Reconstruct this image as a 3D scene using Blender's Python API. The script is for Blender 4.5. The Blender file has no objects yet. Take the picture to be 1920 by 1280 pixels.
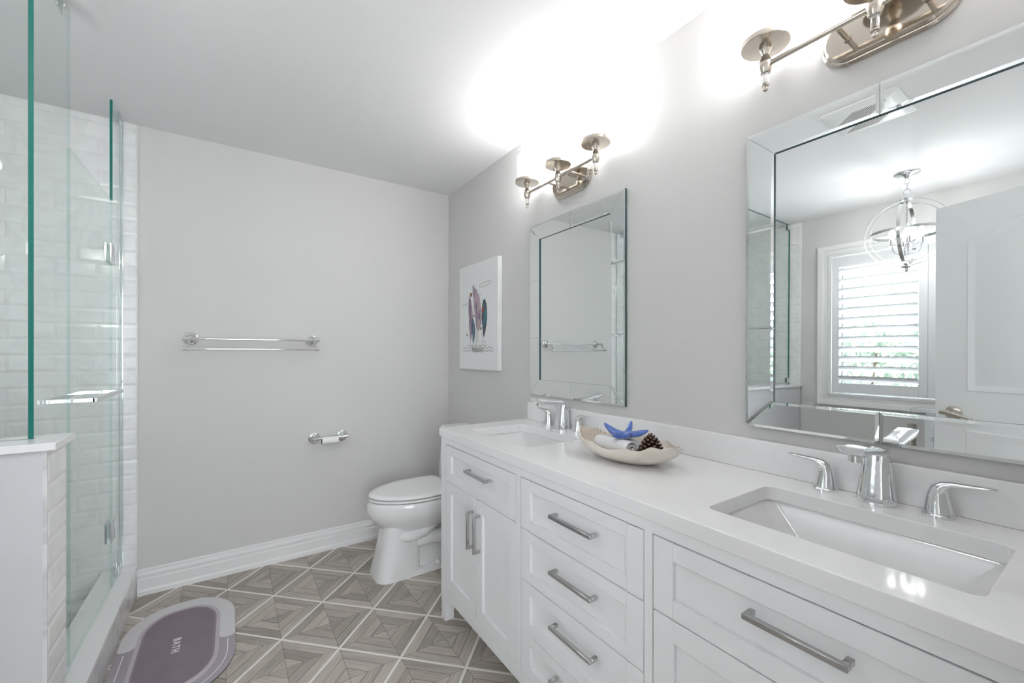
import bpy, bmesh, math, random
from mathutils import Vector, Matrix, Euler

random.seed(7)
SC = bpy.context.scene
COL = SC.collection
PI = math.pi

# ------------------------------------------------------------------ camera
CAM_H = 1.247
cd = bpy.data.cameras.new('camera')
cam = bpy.data.objects.new('camera', cd)
COL.objects.link(cam)
cam.location = (0, 0, CAM_H)
cam.rotation_euler = (PI / 2, 0, -math.radians(33.746))
cd.sensor_width = 36.0
cd.lens = 782.1 / 1920 * 36
cd.shift_y = 19.9 / 1920
cd.clip_start = 0.01
SC.camera = cam

# ------------------------------------------------------------------ world / exposure
W = bpy.data.worlds.new('sky')
SC.world = W
W.use_nodes = True
wn = W.node_tree
wn.nodes.clear()
w_out = wn.nodes.new('ShaderNodeOutputWorld')
w_bg = wn.nodes.new('ShaderNodeBackground')
w_bg.inputs['Color'].default_value = (0.91, 0.955, 1.0, 1)
w_bg.inputs['Strength'].default_value = 7.0
wn.links.new(w_bg.outputs[0], w_out.inputs[0])
SC.view_settings.view_transform = 'Standard'
SC.view_settings.look = 'None'
SC.view_settings.gamma = 1.0
SC.view_settings.use_curve_mapping = False
SC.view_settings.exposure = 0.56
LAMP = 18.5        # opal vanity shades
BULB = 100.0       # candle bulbs
cy = SC.cycles
cy.max_bounces = 14
cy.diffuse_bounces = 6
cy.glossy_bounces = 8
cy.transmission_bounces = 10
cy.transparent_max_bounces = 24
cy.sample_clamp_indirect = 6.0
cy.caustics_refractive = False
cy.blur_glossy = 0.5
cy.use_denoising = True

# ------------------------------------------------------------------ geometry constants (metres)
XW = 1.333      # vanity wall
YW = 2.846      # far wall
XL = -1.45      # window wall
YB = -0.02      # wall with the open doorway
ZC = 2.41       # ceiling
XF = 0.816      # vanity front
ZT = 0.889      # counter top

# ------------------------------------------------------------------ node helpers
def new_mat(name):
    m = bpy.data.materials.new(name)
    m.use_nodes = True
    m.node_tree.nodes.clear()
    nt = m.node_tree
    out = nt.nodes.new('ShaderNodeOutputMaterial')
    return m, nt, out


class X:
    """tiny expression wrapper around Math nodes"""
    def __init__(s, nt, sock): s.nt = nt; s.s = sock
    def _m(s, op, b=None, c=None):
        n = s.nt.nodes.new('ShaderNodeMath'); n.operation = op
        for i, v in enumerate((s, b, c)):
            if v is None: continue
            if isinstance(v, X): s.nt.links.new(v.s, n.inputs[i])
            else: n.inputs[i].default_value = v
        return X(s.nt, n.outputs[0])
    def __add__(s, o): return s._m('ADD', o)
    def __sub__(s, o): return s._m('SUBTRACT', o)
    def __mul__(s, o): return s._m('MULTIPLY', o)
    def __truediv__(s, o): return s._m('DIVIDE', o)
    def frac(s): return s._m('FRACT')
    def floor(s): return s._m('FLOOR')
    def abs(s): return s._m('ABSOLUTE')
    def min(s, o): return s._m('MINIMUM', o)
    def max(s, o): return s._m('MAXIMUM', o)
    def lt(s, o): return s._m('LESS_THAN', o)
    def gt(s, o): return s._m('GREATER_THAN', o)
    def pow(s, o): return s._m('POWER', o)
    def mix(s, a, b): return b * s + a * (s * -1.0 + 1.0)


def pbr(name, col, rough=0.5, metal=0.0, spec=0.5, noise=0.0, nscale=8.0, bump=0.0, bscale=200.0, coat=0.0, trans=0.0, ior=1.45, sheen=0.0):
    m, nt, out = new_mat(name)
    b = nt.nodes.new('ShaderNodeBsdfPrincipled')
    nt.links.new(b.outputs[0], out.inputs[0])
    b.inputs['Base Color'].default_value = (*col, 1)
    b.inputs['Roughness'].default_value = rough
    b.inputs['Metallic'].default_value = metal
    b.inputs['Specular IOR Level'].default_value = spec
    b.inputs['Coat Weight'].default_value = coat
    b.inputs['Coat Roughness'].default_value = 0.05
    b.inputs['Transmission Weight'].default_value = trans
    b.inputs['IOR'].default_value = ior
    if sheen: b.inputs['Sheen Weight'].default_value = sheen
    tc = nt.nodes.new('ShaderNodeTexCoord')
    if noise > 0:
        n = nt.nodes.new('ShaderNodeTexNoise'); n.inputs['Scale'].default_value = nscale
        n.inputs['Detail'].default_value = 4
        nt.links.new(tc.outputs['Object'], n.inputs['Vector'])
        r = nt.nodes.new('ShaderNodeMapRange')
        r.inputs['To Min'].default_value = 1 - noise; r.inputs['To Max'].default_value = 1 + noise
        nt.links.new(n.outputs['Fac'], r.inputs['Value'])
        mx = nt.nodes.new('ShaderNodeMix'); mx.data_type = 'RGBA'; mx.blend_type = 'MULTIPLY'
        mx.inputs['Factor'].default_value = 1
        mx.inputs['A'].default_value = (*col, 1)
        nt.links.new(r.outputs[0], mx.inputs['B'])
        nt.links.new(mx.outputs['Result'], b.inputs['Base Color'])
    if bump > 0:
        n = nt.nodes.new('ShaderNodeTexNoise'); n.inputs['Scale'].default_value = bscale
        nt.links.new(tc.outputs['Object'], n.inputs['Vector'])
        bp = nt.nodes.new('ShaderNodeBump'); bp.inputs['Strength'].default_value = bump
        bp.inputs['Distance'].default_value = 0.002
        nt.links.new(n.outputs['Fac'], bp.inputs['Height'])
        nt.links.new(bp.outputs[0], b.inputs['Normal'])
    return m


def glass_mat(name, tint, refl=0.6, ior0=0.04, dirt=0.0):
    """thin clear glass: tinted straight-through light plus Fresnel-like reflection"""
    m, nt, out = new_mat(name)
    lw = nt.nodes.new('ShaderNodeLayerWeight'); lw.inputs['Blend'].default_value = 0.5
    f = X(nt, lw.outputs['Facing'])
    fr = (f.pow(5.0) * (1 - ior0) + ior0) * refl
    t = nt.nodes.new('ShaderNodeBsdfTransparent'); t.inputs['Color'].default_value = (*tint, 1)
    g = nt.nodes.new('ShaderNodeBsdfGlossy'); g.inputs['Roughness'].default_value = 0.0
    g.inputs['Color'].default_value = (0.95, 1, 0.98, 1)
    mx = nt.nodes.new('ShaderNodeMixShader')
    nt.links.new(fr.s, mx.inputs['Fac']); nt.links.new(t.outputs[0], mx.inputs[1]); nt.links.new(g.outputs[0], mx.inputs[2])
    nt.links.new(mx.outputs[0], out.inputs[0])
    return m


def emit_mat(name, col, strength):
    m, nt, out = new_mat(name)
    e = nt.nodes.new('ShaderNodeEmission')
    e.inputs['Color'].default_value = (*col, 1); e.inputs['Strength'].default_value = strength
    nt.links.new(e.outputs[0], out.inputs[0])
    return m


def marble_mat(name, base, vein, rough=0.15, scale=3.0, amount=0.5):
    m, nt, out = new_mat(name)
    b = nt.nodes.new('ShaderNodeBsdfPrincipled'); nt.links.new(b.outputs[0], out.inputs[0])
    b.inputs['Roughness'].default_value = rough
    tc = nt.nodes.new('ShaderNodeTexCoord')
    n = nt.nodes.new('ShaderNodeTexNoise'); n.inputs['Scale'].default_value = scale
    n.inputs['Detail'].default_value = 8; n.inputs['Distortion'].default_value = 1.6
    nt.links.new(tc.outputs['Object'], n.inputs['Vector'])
    r = nt.nodes.new('ShaderNodeValToRGB')
    r.color_ramp.elements[0].position = 0.40; r.color_ramp.elements[0].color = (*base, 1)
    r.color_ramp.elements[1].position = 0.60; r.color_ramp.elements[1].color = (*base, 1)
    e = r.color_ramp.elements.new(0.50)
    e.color = tuple(base[i] * (1 - amount) + vein[i] * amount for i in range(3)) + (1,)
    nt.links.new(n.outputs['Fac'], r.inputs['Fac'])
    nt.links.new(r.outputs[0], b.inputs['Base Color'])
    return m


def floor_tile_mat():
    """45-degree square tiles, white joints, mitred wood-look planks inside each tile"""
    m, nt, out = new_mat('wood_look_tile')
    b = nt.nodes.new('ShaderNodeBsdfPrincipled'); nt.links.new(b.outputs[0], out.inputs[0])
    tc = nt.nodes.new('ShaderNodeTexCoord')
    sp = nt.nodes.new('ShaderNodeSeparateXYZ'); nt.links.new(tc.outputs['Object'], sp.inputs[0])
    x = X(nt, sp.outputs[0]); y = X(nt, sp.outputs[1])
    S = 0.2783; ca = math.cos(math.radians(-44.8)); sa = math.sin(math.radians(-44.8))
    dx = x - 0.3696; dy = y - 2.2585
    u = (dx * ca + dy * sa) / S + 40.0
    v = (dx * (-sa) + dy * ca) / S + 40.0
    p = u.frac(); q = v.frac(); iu = u.floor(); iv = v.floor()
    a = p.min(p * -1.0 + 1.0); c = q.min(q * -1.0 + 1.0)
    d = a.min(c)
    side = a.lt(c)                       # 1: plank runs along v
    hi = side.mix(q.gt(0.5), p.gt(0.5))
    NST = 3.0
    st = (d * 2.0 * NST)
    si = st.floor(); sf = st.frac()
    seed = iu * 12.9 + iv * 78.2 + side * 37.7 + hi * 17.3 + si * 5.1
    wnz = nt.nodes.new('ShaderNodeTexWhiteNoise'); wnz.noise_dimensions = '1D'
    nt.links.new(seed.s, wnz.inputs['W'])
    tone = X(nt, wnz.outputs['Value'])
    along = side.mix(u, v); across = side.mix(v, u)
    cb = nt.nodes.new('ShaderNodeCombineXYZ')
    nt.links.new((along * 0.9 + seed * 0.37).s, cb.inputs[0]); nt.links.new((across * 5.5).s, cb.inputs[1]); nt.links.new((seed * 0.11).s, cb.inputs[2])
    nz = nt.nodes.new('ShaderNodeTexNoise'); nz.inputs['Scale'].default_value = 1.6; nz.inputs['Detail'].default_value = 4
    nz.inputs['Distortion'].default_value = 1.2
    nt.links.new(cb.outputs[0], nz.inputs['Vector'])
    wv = nt.nodes.new('ShaderNodeTexWave'); wv.wave_type = 'BANDS'; wv.bands_direction = 'Y'
    wv.inputs['Scale'].default_value = 1.5; wv.inputs['Distortion'].default_value = 9.0; wv.inputs['Detail'].default_value = 3
    wv.inputs['Detail Scale'].default_value = 0.8
    nt.links.new(cb.outputs[0], wv.inputs['Vector'])
    grain = X(nt, nz.outputs['Fac']) * 0.72 + X(nt, wv.outputs['Fac']) * 0.28
    val = grain * 0.66 + tone * 0.34
    rp = nt.nodes.new('ShaderNodeValToRGB')
    rp.color_ramp.elements[0].position = 0.12; rp.color_ramp.elements[0].color = (0.200, 0.174, 0.150, 1)
    rp.color_ramp.elements[1].position = 0.88; rp.color_ramp.elements[1].color = (0.63, 0.575, 0.515, 1)
    nt.links.new(val.s, rp.inputs['Fac'])
    # dark plank joints and mitre lines
    tl = (sf.lt(0.05).max(sf.gt(0.97))) * st.gt(0.5)
    mit = (a - c).abs().lt(0.006)
    dark = tl.max(mit)
    mx = nt.nodes.new('ShaderNodeMix'); mx.data_type = 'RGBA'
    nt.links.new((dark * 0.55).s, mx.inputs['Factor']); nt.links.new(rp.outputs[0], mx.inputs['A'])
    mx.inputs['B'].default_value = (0.07, 0.055, 0.045, 1)
    joint = d.lt(0.019)
    m2 = nt.nodes.new('ShaderNodeMix'); m2.data_type = 'RGBA'
    nt.links.new(joint.s, m2.inputs['Factor']); nt.links.new(mx.outputs['Result'], m2.inputs['A'])
    m2.inputs['B'].default_value = (0.80, 0.775, 0.75, 1)
    nt.links.new(m2.outputs['Result'], b.inputs['Base Color'])
    b.inputs['Roughness'].default_value = 0.42
    return m


def feather_mat(name, stops, scale=60):
    m, nt, out = new_mat(name)
    b = nt.nodes.new('ShaderNodeBsdfPrincipled'); nt.links.new(b.outputs[0], out.inputs[0])
    b.inputs['Roughness'].default_value = 0.7
    tc = nt.nodes.new('ShaderNodeTexCoord')
    mp = nt.nodes.new('ShaderNodeMapping'); mp.inputs['Scale'].default_value = (scale, scale, scale * 0.22)
    nt.links.new(tc.outputs['Object'], mp.inputs[0])
    n = nt.nodes.new('ShaderNodeTexNoise'); n.inputs['Scale'].default_value = 1.0; n.inputs['Detail'].default_value = 3
    nt.links.new(mp.outputs[0], n.inputs['Vector'])
    r = nt.nodes.new('ShaderNodeValToRGB'); cr = r.color_ramp
    lo, hi = 0.3, 0.7
    while len(cr.elements) < len(stops): cr.elements.new(0.5)
    for i, c in enumerate(stops):
        cr.elements[i].position = lo + (hi - lo) * i / (len(stops) - 1); cr.elements[i].color = (*c, 1)
    nt.links.new(n.outputs['Fac'], r.inputs['Fac']); nt.links.new(r.outputs[0], b.inputs['Base Color'])
    return m


def shell_mat():
    m, nt, out = new_mat('shell')
    b = nt.nodes.new('ShaderNodeBsdfPrincipled'); nt.links.new(b.outputs[0], out.inputs[0])
    b.inputs['Roughness'].default_value = 0.28; b.inputs['Subsurface Weight'].default_value = 0.0
    tc = nt.nodes.new('ShaderNodeTexCoord')
    wv = nt.nodes.new('ShaderNodeTexWave'); wv.bands_direction = 'X'; wv.inputs['Scale'].default_value = 60
    wv.inputs['Distortion'].default_value = 1.5
    nt.links.new(tc.outputs['Object'], wv.inputs['Vector'])
    n = nt.nodes.new('ShaderNodeTexNoise'); n.inputs['Scale'].default_value = 14
    nt.links.new(tc.outputs['Object'], n.inputs['Vector'])
    r = nt.nodes.new('ShaderNodeValToRGB')
    r.color_ramp.elements[0].position = 0.35; r.color_ramp.elements[0].color = (0.66, 0.60, 0.52, 1)
    r.color_ramp.elements[1].position = 0.7; r.color_ramp.elements[1].color = (0.76, 0.71, 0.64, 1)
    nt.links.new(n.outputs['Fac'], r.inputs['Fac'])
    nt.links.new(r.outputs[0], b.inputs['Base Color'])
    return m


def shell_inner_mat():
    m, nt, out = new_mat('shell_inside')
    b = nt.nodes.new('ShaderNodeBsdfPrincipled'); nt.links.new(b.outputs[0], out.inputs[0])
    b.inputs['Roughness'].default_value = 0.2
    tc = nt.nodes.new('ShaderNodeTexCoord')
    sp = nt.nodes.new('ShaderNodeSeparateXYZ'); nt.links.new(tc.outputs['Object'], sp.inputs[0])
    wv = nt.nodes.new('ShaderNodeTexWave'); wv.bands_direction = 'Y'; wv.inputs['Scale'].default_value = 34
    wv.inputs['Distortion'].default_value = 1.2; wv.inputs['Detail'].default_value = 1
    nt.links.new(tc.outputs['Object'], wv.inputs['Vector'])
    x = X(nt, sp.outputs[0])
    far = (x - 0.07).max(0.0).min(0.06) * 16.0
    f = X(nt, wv.outputs['Fac']).pow(2.0) * far * 0.75
    mx = nt.nodes.new('ShaderNodeMix'); mx.data_type = 'RGBA'
    mx.inputs['A'].default_value = (0.76, 0.70, 0.62, 1); mx.inputs['B'].default_value = (0.46, 0.32, 0.22, 1)
    nt.links.new(f.s, mx.inputs['Factor']); nt.links.new(mx.outputs['Result'], b.inputs['Base Color'])
    return m


MAT = {}
MAT['wall'] = pbr('wall_paint', (0.645, 0.638, 0.630), 0.75, spec=0.25, bump=0.08, bscale=500)
MAT['ceiling'] = pbr('ceiling_paint', (0.83, 0.825, 0.83), 0.9, spec=0.1)
MAT['trim'] = pbr('white_trim', (0.80, 0.80, 0.80), 0.4)
MAT['floor'] = floor_tile_mat()
MAT['tile'] = marble_mat('marble_tile', (0.87, 0.87, 0.865), (0.60, 0.60, 0.61), 0.14, 4.0, 0.20)
MAT['curb_tile'] = marble_mat('curb_marble', (0.70, 0.70, 0.70), (0.45, 0.45, 0.46), 0.2, 5.0, 0.5)
MAT['grout'] = pbr('tile_grout', (0.82, 0.82, 0.815), 0.9)
MAT['quartz'] = pbr('white_quartz', (0.83, 0.825, 0.83), 0.07, noise=0.02, nscale=60)
MAT['vanity'] = pbr('vanity_paint', (0.815, 0.818, 0.83), 0.38)
MAT['inside'] = pbr('vanity_inside', (0.35, 0.35, 0.35), 0.8)
MAT['chrome'] = pbr('chrome', (0.80, 0.81, 0.82), 0.06, 1.0)
MAT['pull'] = pbr('satin_pull', (0.55, 0.55, 0.56), 0.22, 1.0)
MAT['nickel'] = pbr('polished_nickel', (0.62, 0.565, 0.50), 0.2, 1.0)
MAT['plate'] = pbr('nickel_plate', (0.62, 0.565, 0.50), 0.1, 1.0)
MAT['satin'] = pbr('satin_nickel', (0.55, 0.51, 0.46), 0.3, 1.0)
MAT['mirror'] = pbr('mirror_glass', (0.84, 0.87, 0.865), 0.0, 1.0)
MAT['mirror_edge'] = pbr('mirror_edge', (0.035, 0.085, 0.095), 0.15)
MAT['glass'] = glass_mat('shower_glass', (0.968, 0.984, 0.978), 0.28)
MAT['glass_side'] = glass_mat('shower_glass_side', (0.88, 0.945, 0.93), 0.35)
MAT['glass_edge'] = pbr('glass_edge_green', (0.01, 0.16, 0.13), 0.08)
MAT['clear'] = glass_mat('clear_glass', (0.97, 0.975, 0.975), 0.8)
MAT['pane'] = glass_mat('window_glass', (0.97, 0.98, 0.98), 0.5)
MAT['crystal'] = pbr('crystal', (0.95, 0.95, 0.95), 0.02, trans=0.9, ior=1.5)
MAT['opal'] = emit_mat('opal_glass_lit', (1.0, 0.99, 0.985), LAMP)
MAT['bulb'] = emit_mat('bulb_lit', (1.0, 0.985, 0.975), BULB)
MAT['porcelain'] = pbr('porcelain', (0.80, 0.80, 0.80), 0.08, coat=0.5)
MAT['plastic'] = pbr('seat_plastic', (0.82, 0.82, 0.82), 0.22)
MAT['canvas'] = pbr('canvas', (0.80, 0.81, 0.81), 0.8, bump=0.2, bscale=900)
MAT['ink'] = pbr('ink', (0.05, 0.05, 0.055), 0.8)
MAT['greyink'] = pbr('grey_ink', (0.48, 0.48, 0.48), 0.8)
MAT['brownink'] = pbr('brown_ink', (0.16, 0.08, 0.04), 0.8, noise=0.5, nscale=300)
MAT['quill'] = pbr('quill_ink', (0.22, 0.15, 0.16), 0.8)
MAT['mat_base'] = pbr('mat_mauve_grey', (0.375, 0.345, 0.385), 0.9, noise=0.04, nscale=20)
MAT['mat_light'] = pbr('mat_pale_grey', (0.67, 0.655, 0.665), 0.9, noise=0.03, nscale=20)
MAT['mat_ring'] = pbr('mat_lilac', (0.53, 0.48, 0.525), 0.9)
MAT['mat_dark'] = pbr('mat_plum', (0.255, 0.208, 0.243), 0.95, noise=0.14, nscale=9)
MAT['mat_edge'] = pbr('mat_dark_mauve', (0.29, 0.25, 0.285), 0.9)  # dark mauve band of the mat's own colouring
MAT['mat_rubber'] = pbr('mat_rubber', (0.02, 0.02, 0.02), 0.8)
MAT['text'] = pbr('mat_lettering', (0.78, 0.76, 0.78), 0.8)
MAT['towel'] = pbr('terry_towel', (0.84, 0.84, 0.86), 1.0, bump=0.9, bscale=700, sheen=0.3)
MAT['paper'] = pbr('toilet_paper', (0.86, 0.86, 0.85), 1.0)
MAT['core'] = pbr('cardboard_core', (0.09, 0.06, 0.055), 0.9)
MAT['blue'] = pbr('blue_glass', (0.16, 0.30, 0.86), 0.06, trans=0.6, ior=1.3, coat=0.8)
MAT['cone'] = pbr('pinecone', (0.045, 0.020, 0.013), 0.7, noise=0.4, nscale=60)
MAT['conetip'] = pbr('pinecone_tip', (0.30, 0.185, 0.13), 0.7, noise=0.2, nscale=80)
MAT['shell'] = shell_mat()
MAT['shell_in'] = shell_inner_mat()
MAT['door'] = pbr('door_paint', (0.78, 0.79, 0.80), 0.4)
MAT['black'] = pbr('black_gap', (0.012, 0.012, 0.012), 0.7)
MAT['shutter'] = pbr('shutter_paint', (0.82, 0.83, 0.84), 0.4)
MAT['leaf'] = pbr('hedge_leaf', (0.24, 0.30, 0.24), 0.6, noise=0.5, nscale=6)
MAT['stem'] = pbr('hedge_stem', (0.12, 0.08, 0.05), 0.9)
MAT['carpet'] = pbr('bedroom_carpet', (0.55, 0.53, 0.50), 1.0)
MAT['shower_floor'] = marble_mat('shower_floor_tile', (0.74, 0.74, 0.73), (0.5, 0.5, 0.5), 0.3, 5, 0.4)

# ------------------------------------------------------------------ mesh builder
def V(*a): return Vector(a)


class MB:
    def __init__(s): s.v = []; s.f = []; s.mi = []; s.cur = 0
    def add(s, vs, fs, mi=None):
        o = len(s.v); s.v += [Vector(p) for p in vs]
        for f in fs: s.f.append([i + o for i in f]); s.mi.append(s.cur if mi is None else mi)
        return s
    def box(s, x0, x1, y0, y1, z0, z1, mi=None):
        x0, x1 = sorted((x0, x1)); y0, y1 = sorted((y0, y1)); z0, z1 = sorted((z0, z1))
        return s.add([(x0, y0, z0), (x1, y0, z0), (x1, y1, z0), (x0, y1, z0), (x0, y0, z1), (x1, y0, z1), (x1, y1, z1), (x0, y1, z1)],
                     [(0, 3, 2, 1), (4, 5, 6, 7), (0, 1, 5, 4), (1, 2, 6, 5), (2, 3, 7, 6), (3, 0, 4, 7)], mi)
    def loft(s, rings, cap0=True, cap1=True, closed=True, loop=False, mi=None):
        n = len(rings[0]); vs = [p for r in rings for p in r]; fs = []
        R = len(rings)
        for i in range(R if loop else R - 1):
            j = (i + 1) % R
            for k in range(n if closed else n - 1):
                l = (k + 1) % n
                fs.append((i * n + k, i * n + l, j * n + l, j * n + k))
        if not loop:
            if cap0: fs.append(tuple(reversed(range(n))))
            if cap1: fs.append(tuple((R - 1) * n + k for k in range(n)))
        return s.add(vs, fs, mi)
    def lathe(s, prof, c=(0, 0, 0), axis='z', n=32, cap0=True, cap1=True, mi=None):
        """prof: list of (radius, height)"""
        rings = []
        for r, h in prof:
            ring = []
            for k in range(n):
                a = 2 * PI * k / n
                u, w = r * math.cos(a), r * math.sin(a)
                if axis == 'z': p = (c[0] + u, c[1] + w, c[2] + h)
                elif axis == 'x': p = (c[0] + h, c[1] + u, c[2] + w)
                else: p = (c[0] + w, c[1] + h, c[2] + u)
                ring.append(p)
            rings.append(ring)
        return s.loft(rings, cap0, cap1, mi=mi)
    def tube(s, pts, r, n=12, closed=False, mi=None, sect=None):
        """sweep a circle (or a section list of (a,b)) along a polyline"""
        pts = [Vector(p) for p in pts]; N = len(pts)
        rr = r if isinstance(r, (list, tuple)) else [r] * N
        rings = []; prev = None
        for i, p in enumerate(pts):
            if closed: t = (pts[(i + 1) % N] - pts[i - 1])
            else: t = pts[min(i + 1, N - 1)] - pts[max(i - 1, 0)]
            t.normalize()
            if prev is None:
                ref = Vector((0, 0, 1)) if abs(t.z) < 0.9 else Vector((1, 0, 0))
                b = t.cross(ref).normalized()
            else:
                b = (prev - t * prev.dot(t)).normalized()
            prev = b; nn = b.cross(t).normalized()
            if sect: rings.append([p + b * a + nn * c for a, c in sect])
            else: rings.append([p + b * (rr[i] * math.cos(2 * PI * k / n)) + nn * (rr[i] * math.sin(2 * PI * k / n)) for k in range(n)])
        return s.loft(rings, not closed, not closed, loop=closed, mi=mi)
    def cyl(s, a, b, r, n=24, mi=None): return s.tube([a, b], r, n, mi=mi)
    def prism(s, poly, axis, lo, hi, mi=None):
        """extrude a 2-D outline along an axis: z->(x,y), x->(y,z), y->(x,z)"""
        def P(p, h):
            return {'z': (p[0], p[1], h), 'x': (h, p[0], p[1]), 'y': (p[0], h, p[1])}[axis]
        return s.loft([[P(p, lo) for p in poly], [P(p, hi) for p in poly]], mi=mi)
    def sphere(s, c, r, n=16, m=10, sc=(1, 1, 1), mi=None):
        rings = []
        for i in range(m + 1):
            t = -PI / 2 + PI * i / m
            rr = max(math.cos(t), 1e-3) * r
            rings.append([(c[0] + rr * math.cos(2 * PI * k / n) * sc[0], c[1] + rr * math.sin(2 * PI * k / n) * sc[1], c[2] + r * math.sin(t) * sc[2]) for k in range(n)])
        return s.loft(rings, mi=mi)
    def build(s, name, mat, parent=None, smooth=None, bevel=0.0, seg=2, sub=0, recalc=True):
        me = bpy.data.meshes.new(name)
        org = Vector(parent.get('_org', (0, 0, 0))) if parent else Vector((0, 0, 0))
        me.from_pydata([tuple(p - org) for p in s.v], [], s.f)
        mats = mat if isinstance(mat, (list, tuple)) else [mat]
        for m in mats: me.materials.append(MAT[m] if isinstance(m, str) else m)
        if len(mats) > 1:
            for p, i in zip(me.polygons, s.mi): p.material_index = i
        if recalc:
            bm = bmesh.new(); bm.from_mesh(me)
            bmesh.ops.recalc_face_normals(bm, faces=bm.faces)
            bm.to_mesh(me); bm.free()
        if smooth:
            me.polygons.foreach_set('use_smooth', [True] * len(me.polygons))
            me.set_sharp_from_angle(angle=math.radians(smooth))
        o = bpy.data.objects.new(name, me); COL.objects.link(o)
        if parent:
            o.parent = parent; o['_org'] = tuple(org)
        if bevel:
            b = o.modifiers.new('bevel', 'BEVEL'); b.width = bevel; b.segments = seg
            b.limit_method = 'ANGLE'; b.angle_limit = math.radians(40)
            me.polygons.foreach_set('use_smooth', [True] * len(me.polygons))
            me.set_sharp_from_angle(angle=math.radians(35))
            b.harden_normals = False
        if sub:
            q = o.modifiers.new('sub', 'SUBSURF'); q.levels = sub; q.render_levels = sub
        return o


def thing(name, label, cat, loc, group=None):
    o = bpy.data.objects.new(name, None); COL.objects.link(o)
    o.location = loc; o.empty_display_size = 0.05
    o['label'] = label; o['category'] = cat
    if group: o['group'] = group
    o['_org'] = tuple(loc)
    return o


def tag(o, label, cat, group=None):
    o['label'] = label; o['category'] = cat
    if group: o['group'] = group
    return o


def structure(o):
    o['kind'] = 'structure'
    return o


def copy_tree(o, parent=None):
    c = o.copy(); COL.objects.link(c)
    if parent: c.parent = parent
    for ch in [k for k in bpy.data.objects if k.parent == o]: copy_tree(ch, c)
    return c


def rrect(x0, x1, y0, y1, r, n=6):
    pts = []
    for cx, cy_, a0 in ((x1 - r, y0 + r, -90), (x1 - r, y1 - r, 0), (x0 + r, y1 - r, 90), (x0 + r, y0 + r, 180)):
        for k in range(n + 1):
            a = math.radians(a0 + 90 * k / n)
            pts.append((cx + r * math.cos(a), cy_ + r * math.sin(a)))
    return pts


def stadium(cx, cy_, L, H, n=12):
    """half length L along first axis, half height H"""
    pts = []
    for sx, a0 in ((1, -90), (-1, 90)):
        for k in range(n + 1):
            a = math.radians(a0 + 180 * k / n)
            pts.append((cx + sx * (L - H) + H * math.cos(a), cy_ + H * math.sin(a)))
    return pts

# ================================================================== SETTING
T = 0.12
structure(MB().box(XL - 0.3, XW + 0.3, YB - 0.2, YW + 0.3, -0.05, 0).build('floor', 'floor'))
structure(MB().box(XL - T, XW + T, YB - T, YW + T, ZC, ZC + 0.1).build('ceiling', 'ceiling'))
structure(MB().box(XL - T, XW + T, YW, YW + T, 0, ZC).build('wall_far', 'wall'))
structure(MB().box(XW, XW + T, YB - T, YW, 0, ZC).build('wall_right', 'wall'))
# window wall with its opening
WY0, WY1, WZ0, WZ1 = 0.235, 1.395, 0.945, 2.062
m = MB()
m.box(XL - T, XL, YB - T, WY0, 0, ZC); m.box(XL - T, XL, WY1, YW, 0, ZC)
m.box(XL - T, XL, WY0, WY1, 0, WZ0); m.box(XL - T, XL, WY0, WY1, WZ1, ZC)
structure(m.build('wall_left', 'wall'))
# doorway wall
DX0, DX1, DZ = -0.245, 0.44, 2.05
m = MB()
m.box(XL, DX0, YB - T, YB, 0, ZC); m.box(DX1, XW, YB - T, YB, 0, ZC); m.box(DX0, DX1, YB - T, YB, DZ, ZC)
structure(m.build('wall_back', 'wall'))
# unseen bedroom beyond the doorway; back-wall opening added for daylight fill
m = MB(); m.box(-1.8, 1.8, -2.2, YB - 0.2, -0.05, 0); structure(m.build('floor_bedroom', 'carpet'))
m = MB(); m.box(-1.9, 1.9, -2.3, YB - T, ZC, ZC + 0.1); structure(m.build('ceiling_bedroom', 'ceiling'))
m = MB(); m.box(-1.9, -1.8, -2.2, YB - T, 0, ZC); structure(m.build('wall_bedroom_left', 'wall'))
m = MB(); m.box(1.8, 1.9, -2.2, YB - T, 0, ZC); structure(m.build('wall_bedroom_right', 'wall'))
m = MB(); m.box(-1.8, -1.1, -2.3, -2.2, 0, ZC); m.box(1.1, 1.8, -2.3, -2.2, 0, ZC)
m.box(-1.1, 1.1, -2.3, -2.2, 0, 0.6); m.box(-1.1, 1.1, -2.3, -2.2, 2.1, ZC)
structure(m.build('wall_bedroom_back', 'wall'))

# baseboards: stepped colonial profile, swept along the wall
BP = [(0, 0), (0.022, 0), (0.022, 0.020), (0.016, 0.030), (0.016, 0.072), (0.0165, 0.077), (0.010, 0.082), (0.010, 0.088), (0.0145, 0.097), (0.0135, 0.107), (0.006, 0.113), (0.006, 0.118), (0.0085, 0.122), (0.007, 0.128), (0, 0.130)]
m = MB(); m.loft([[(-0.408, YW - a, b) for a, b in BP], [(XW, YW - a, b) for a, b in BP]])
structure(m.build('baseboard_far', 'trim', smooth=30))
m = MB(); m.loft([[(XW - a, 1.83, b) for a, b in BP], [(XW - a, YW - 0.022, b) for a, b in BP]])
structure(m.build('baseboard_right', 'trim', smooth=30))
m = MB(); m.loft([[(XL + a, YB, b) for a, b in BP], [(XL + a, 1.61, b) for a, b in BP]])
structure(m.build('baseboard_left', 'trim', smooth=30))
# door casing on the bathroom side and the jamb
m = MB()
m.box(DX0 - 0.075, DX0 - 0.005, YB, YB + 0.012, 0, DZ + 0.07)
m.box(DX1 + 0.005, DX1 + 0.075, YB, YB + 0.012, 0, DZ + 0.07)
m.box(DX0 - 0.005, DX1 + 0.005, YB, YB + 0.012, DZ + 0.005, DZ + 0.07)
structure(m.build('trim_1', 'trim', bevel=0.003))

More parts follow.
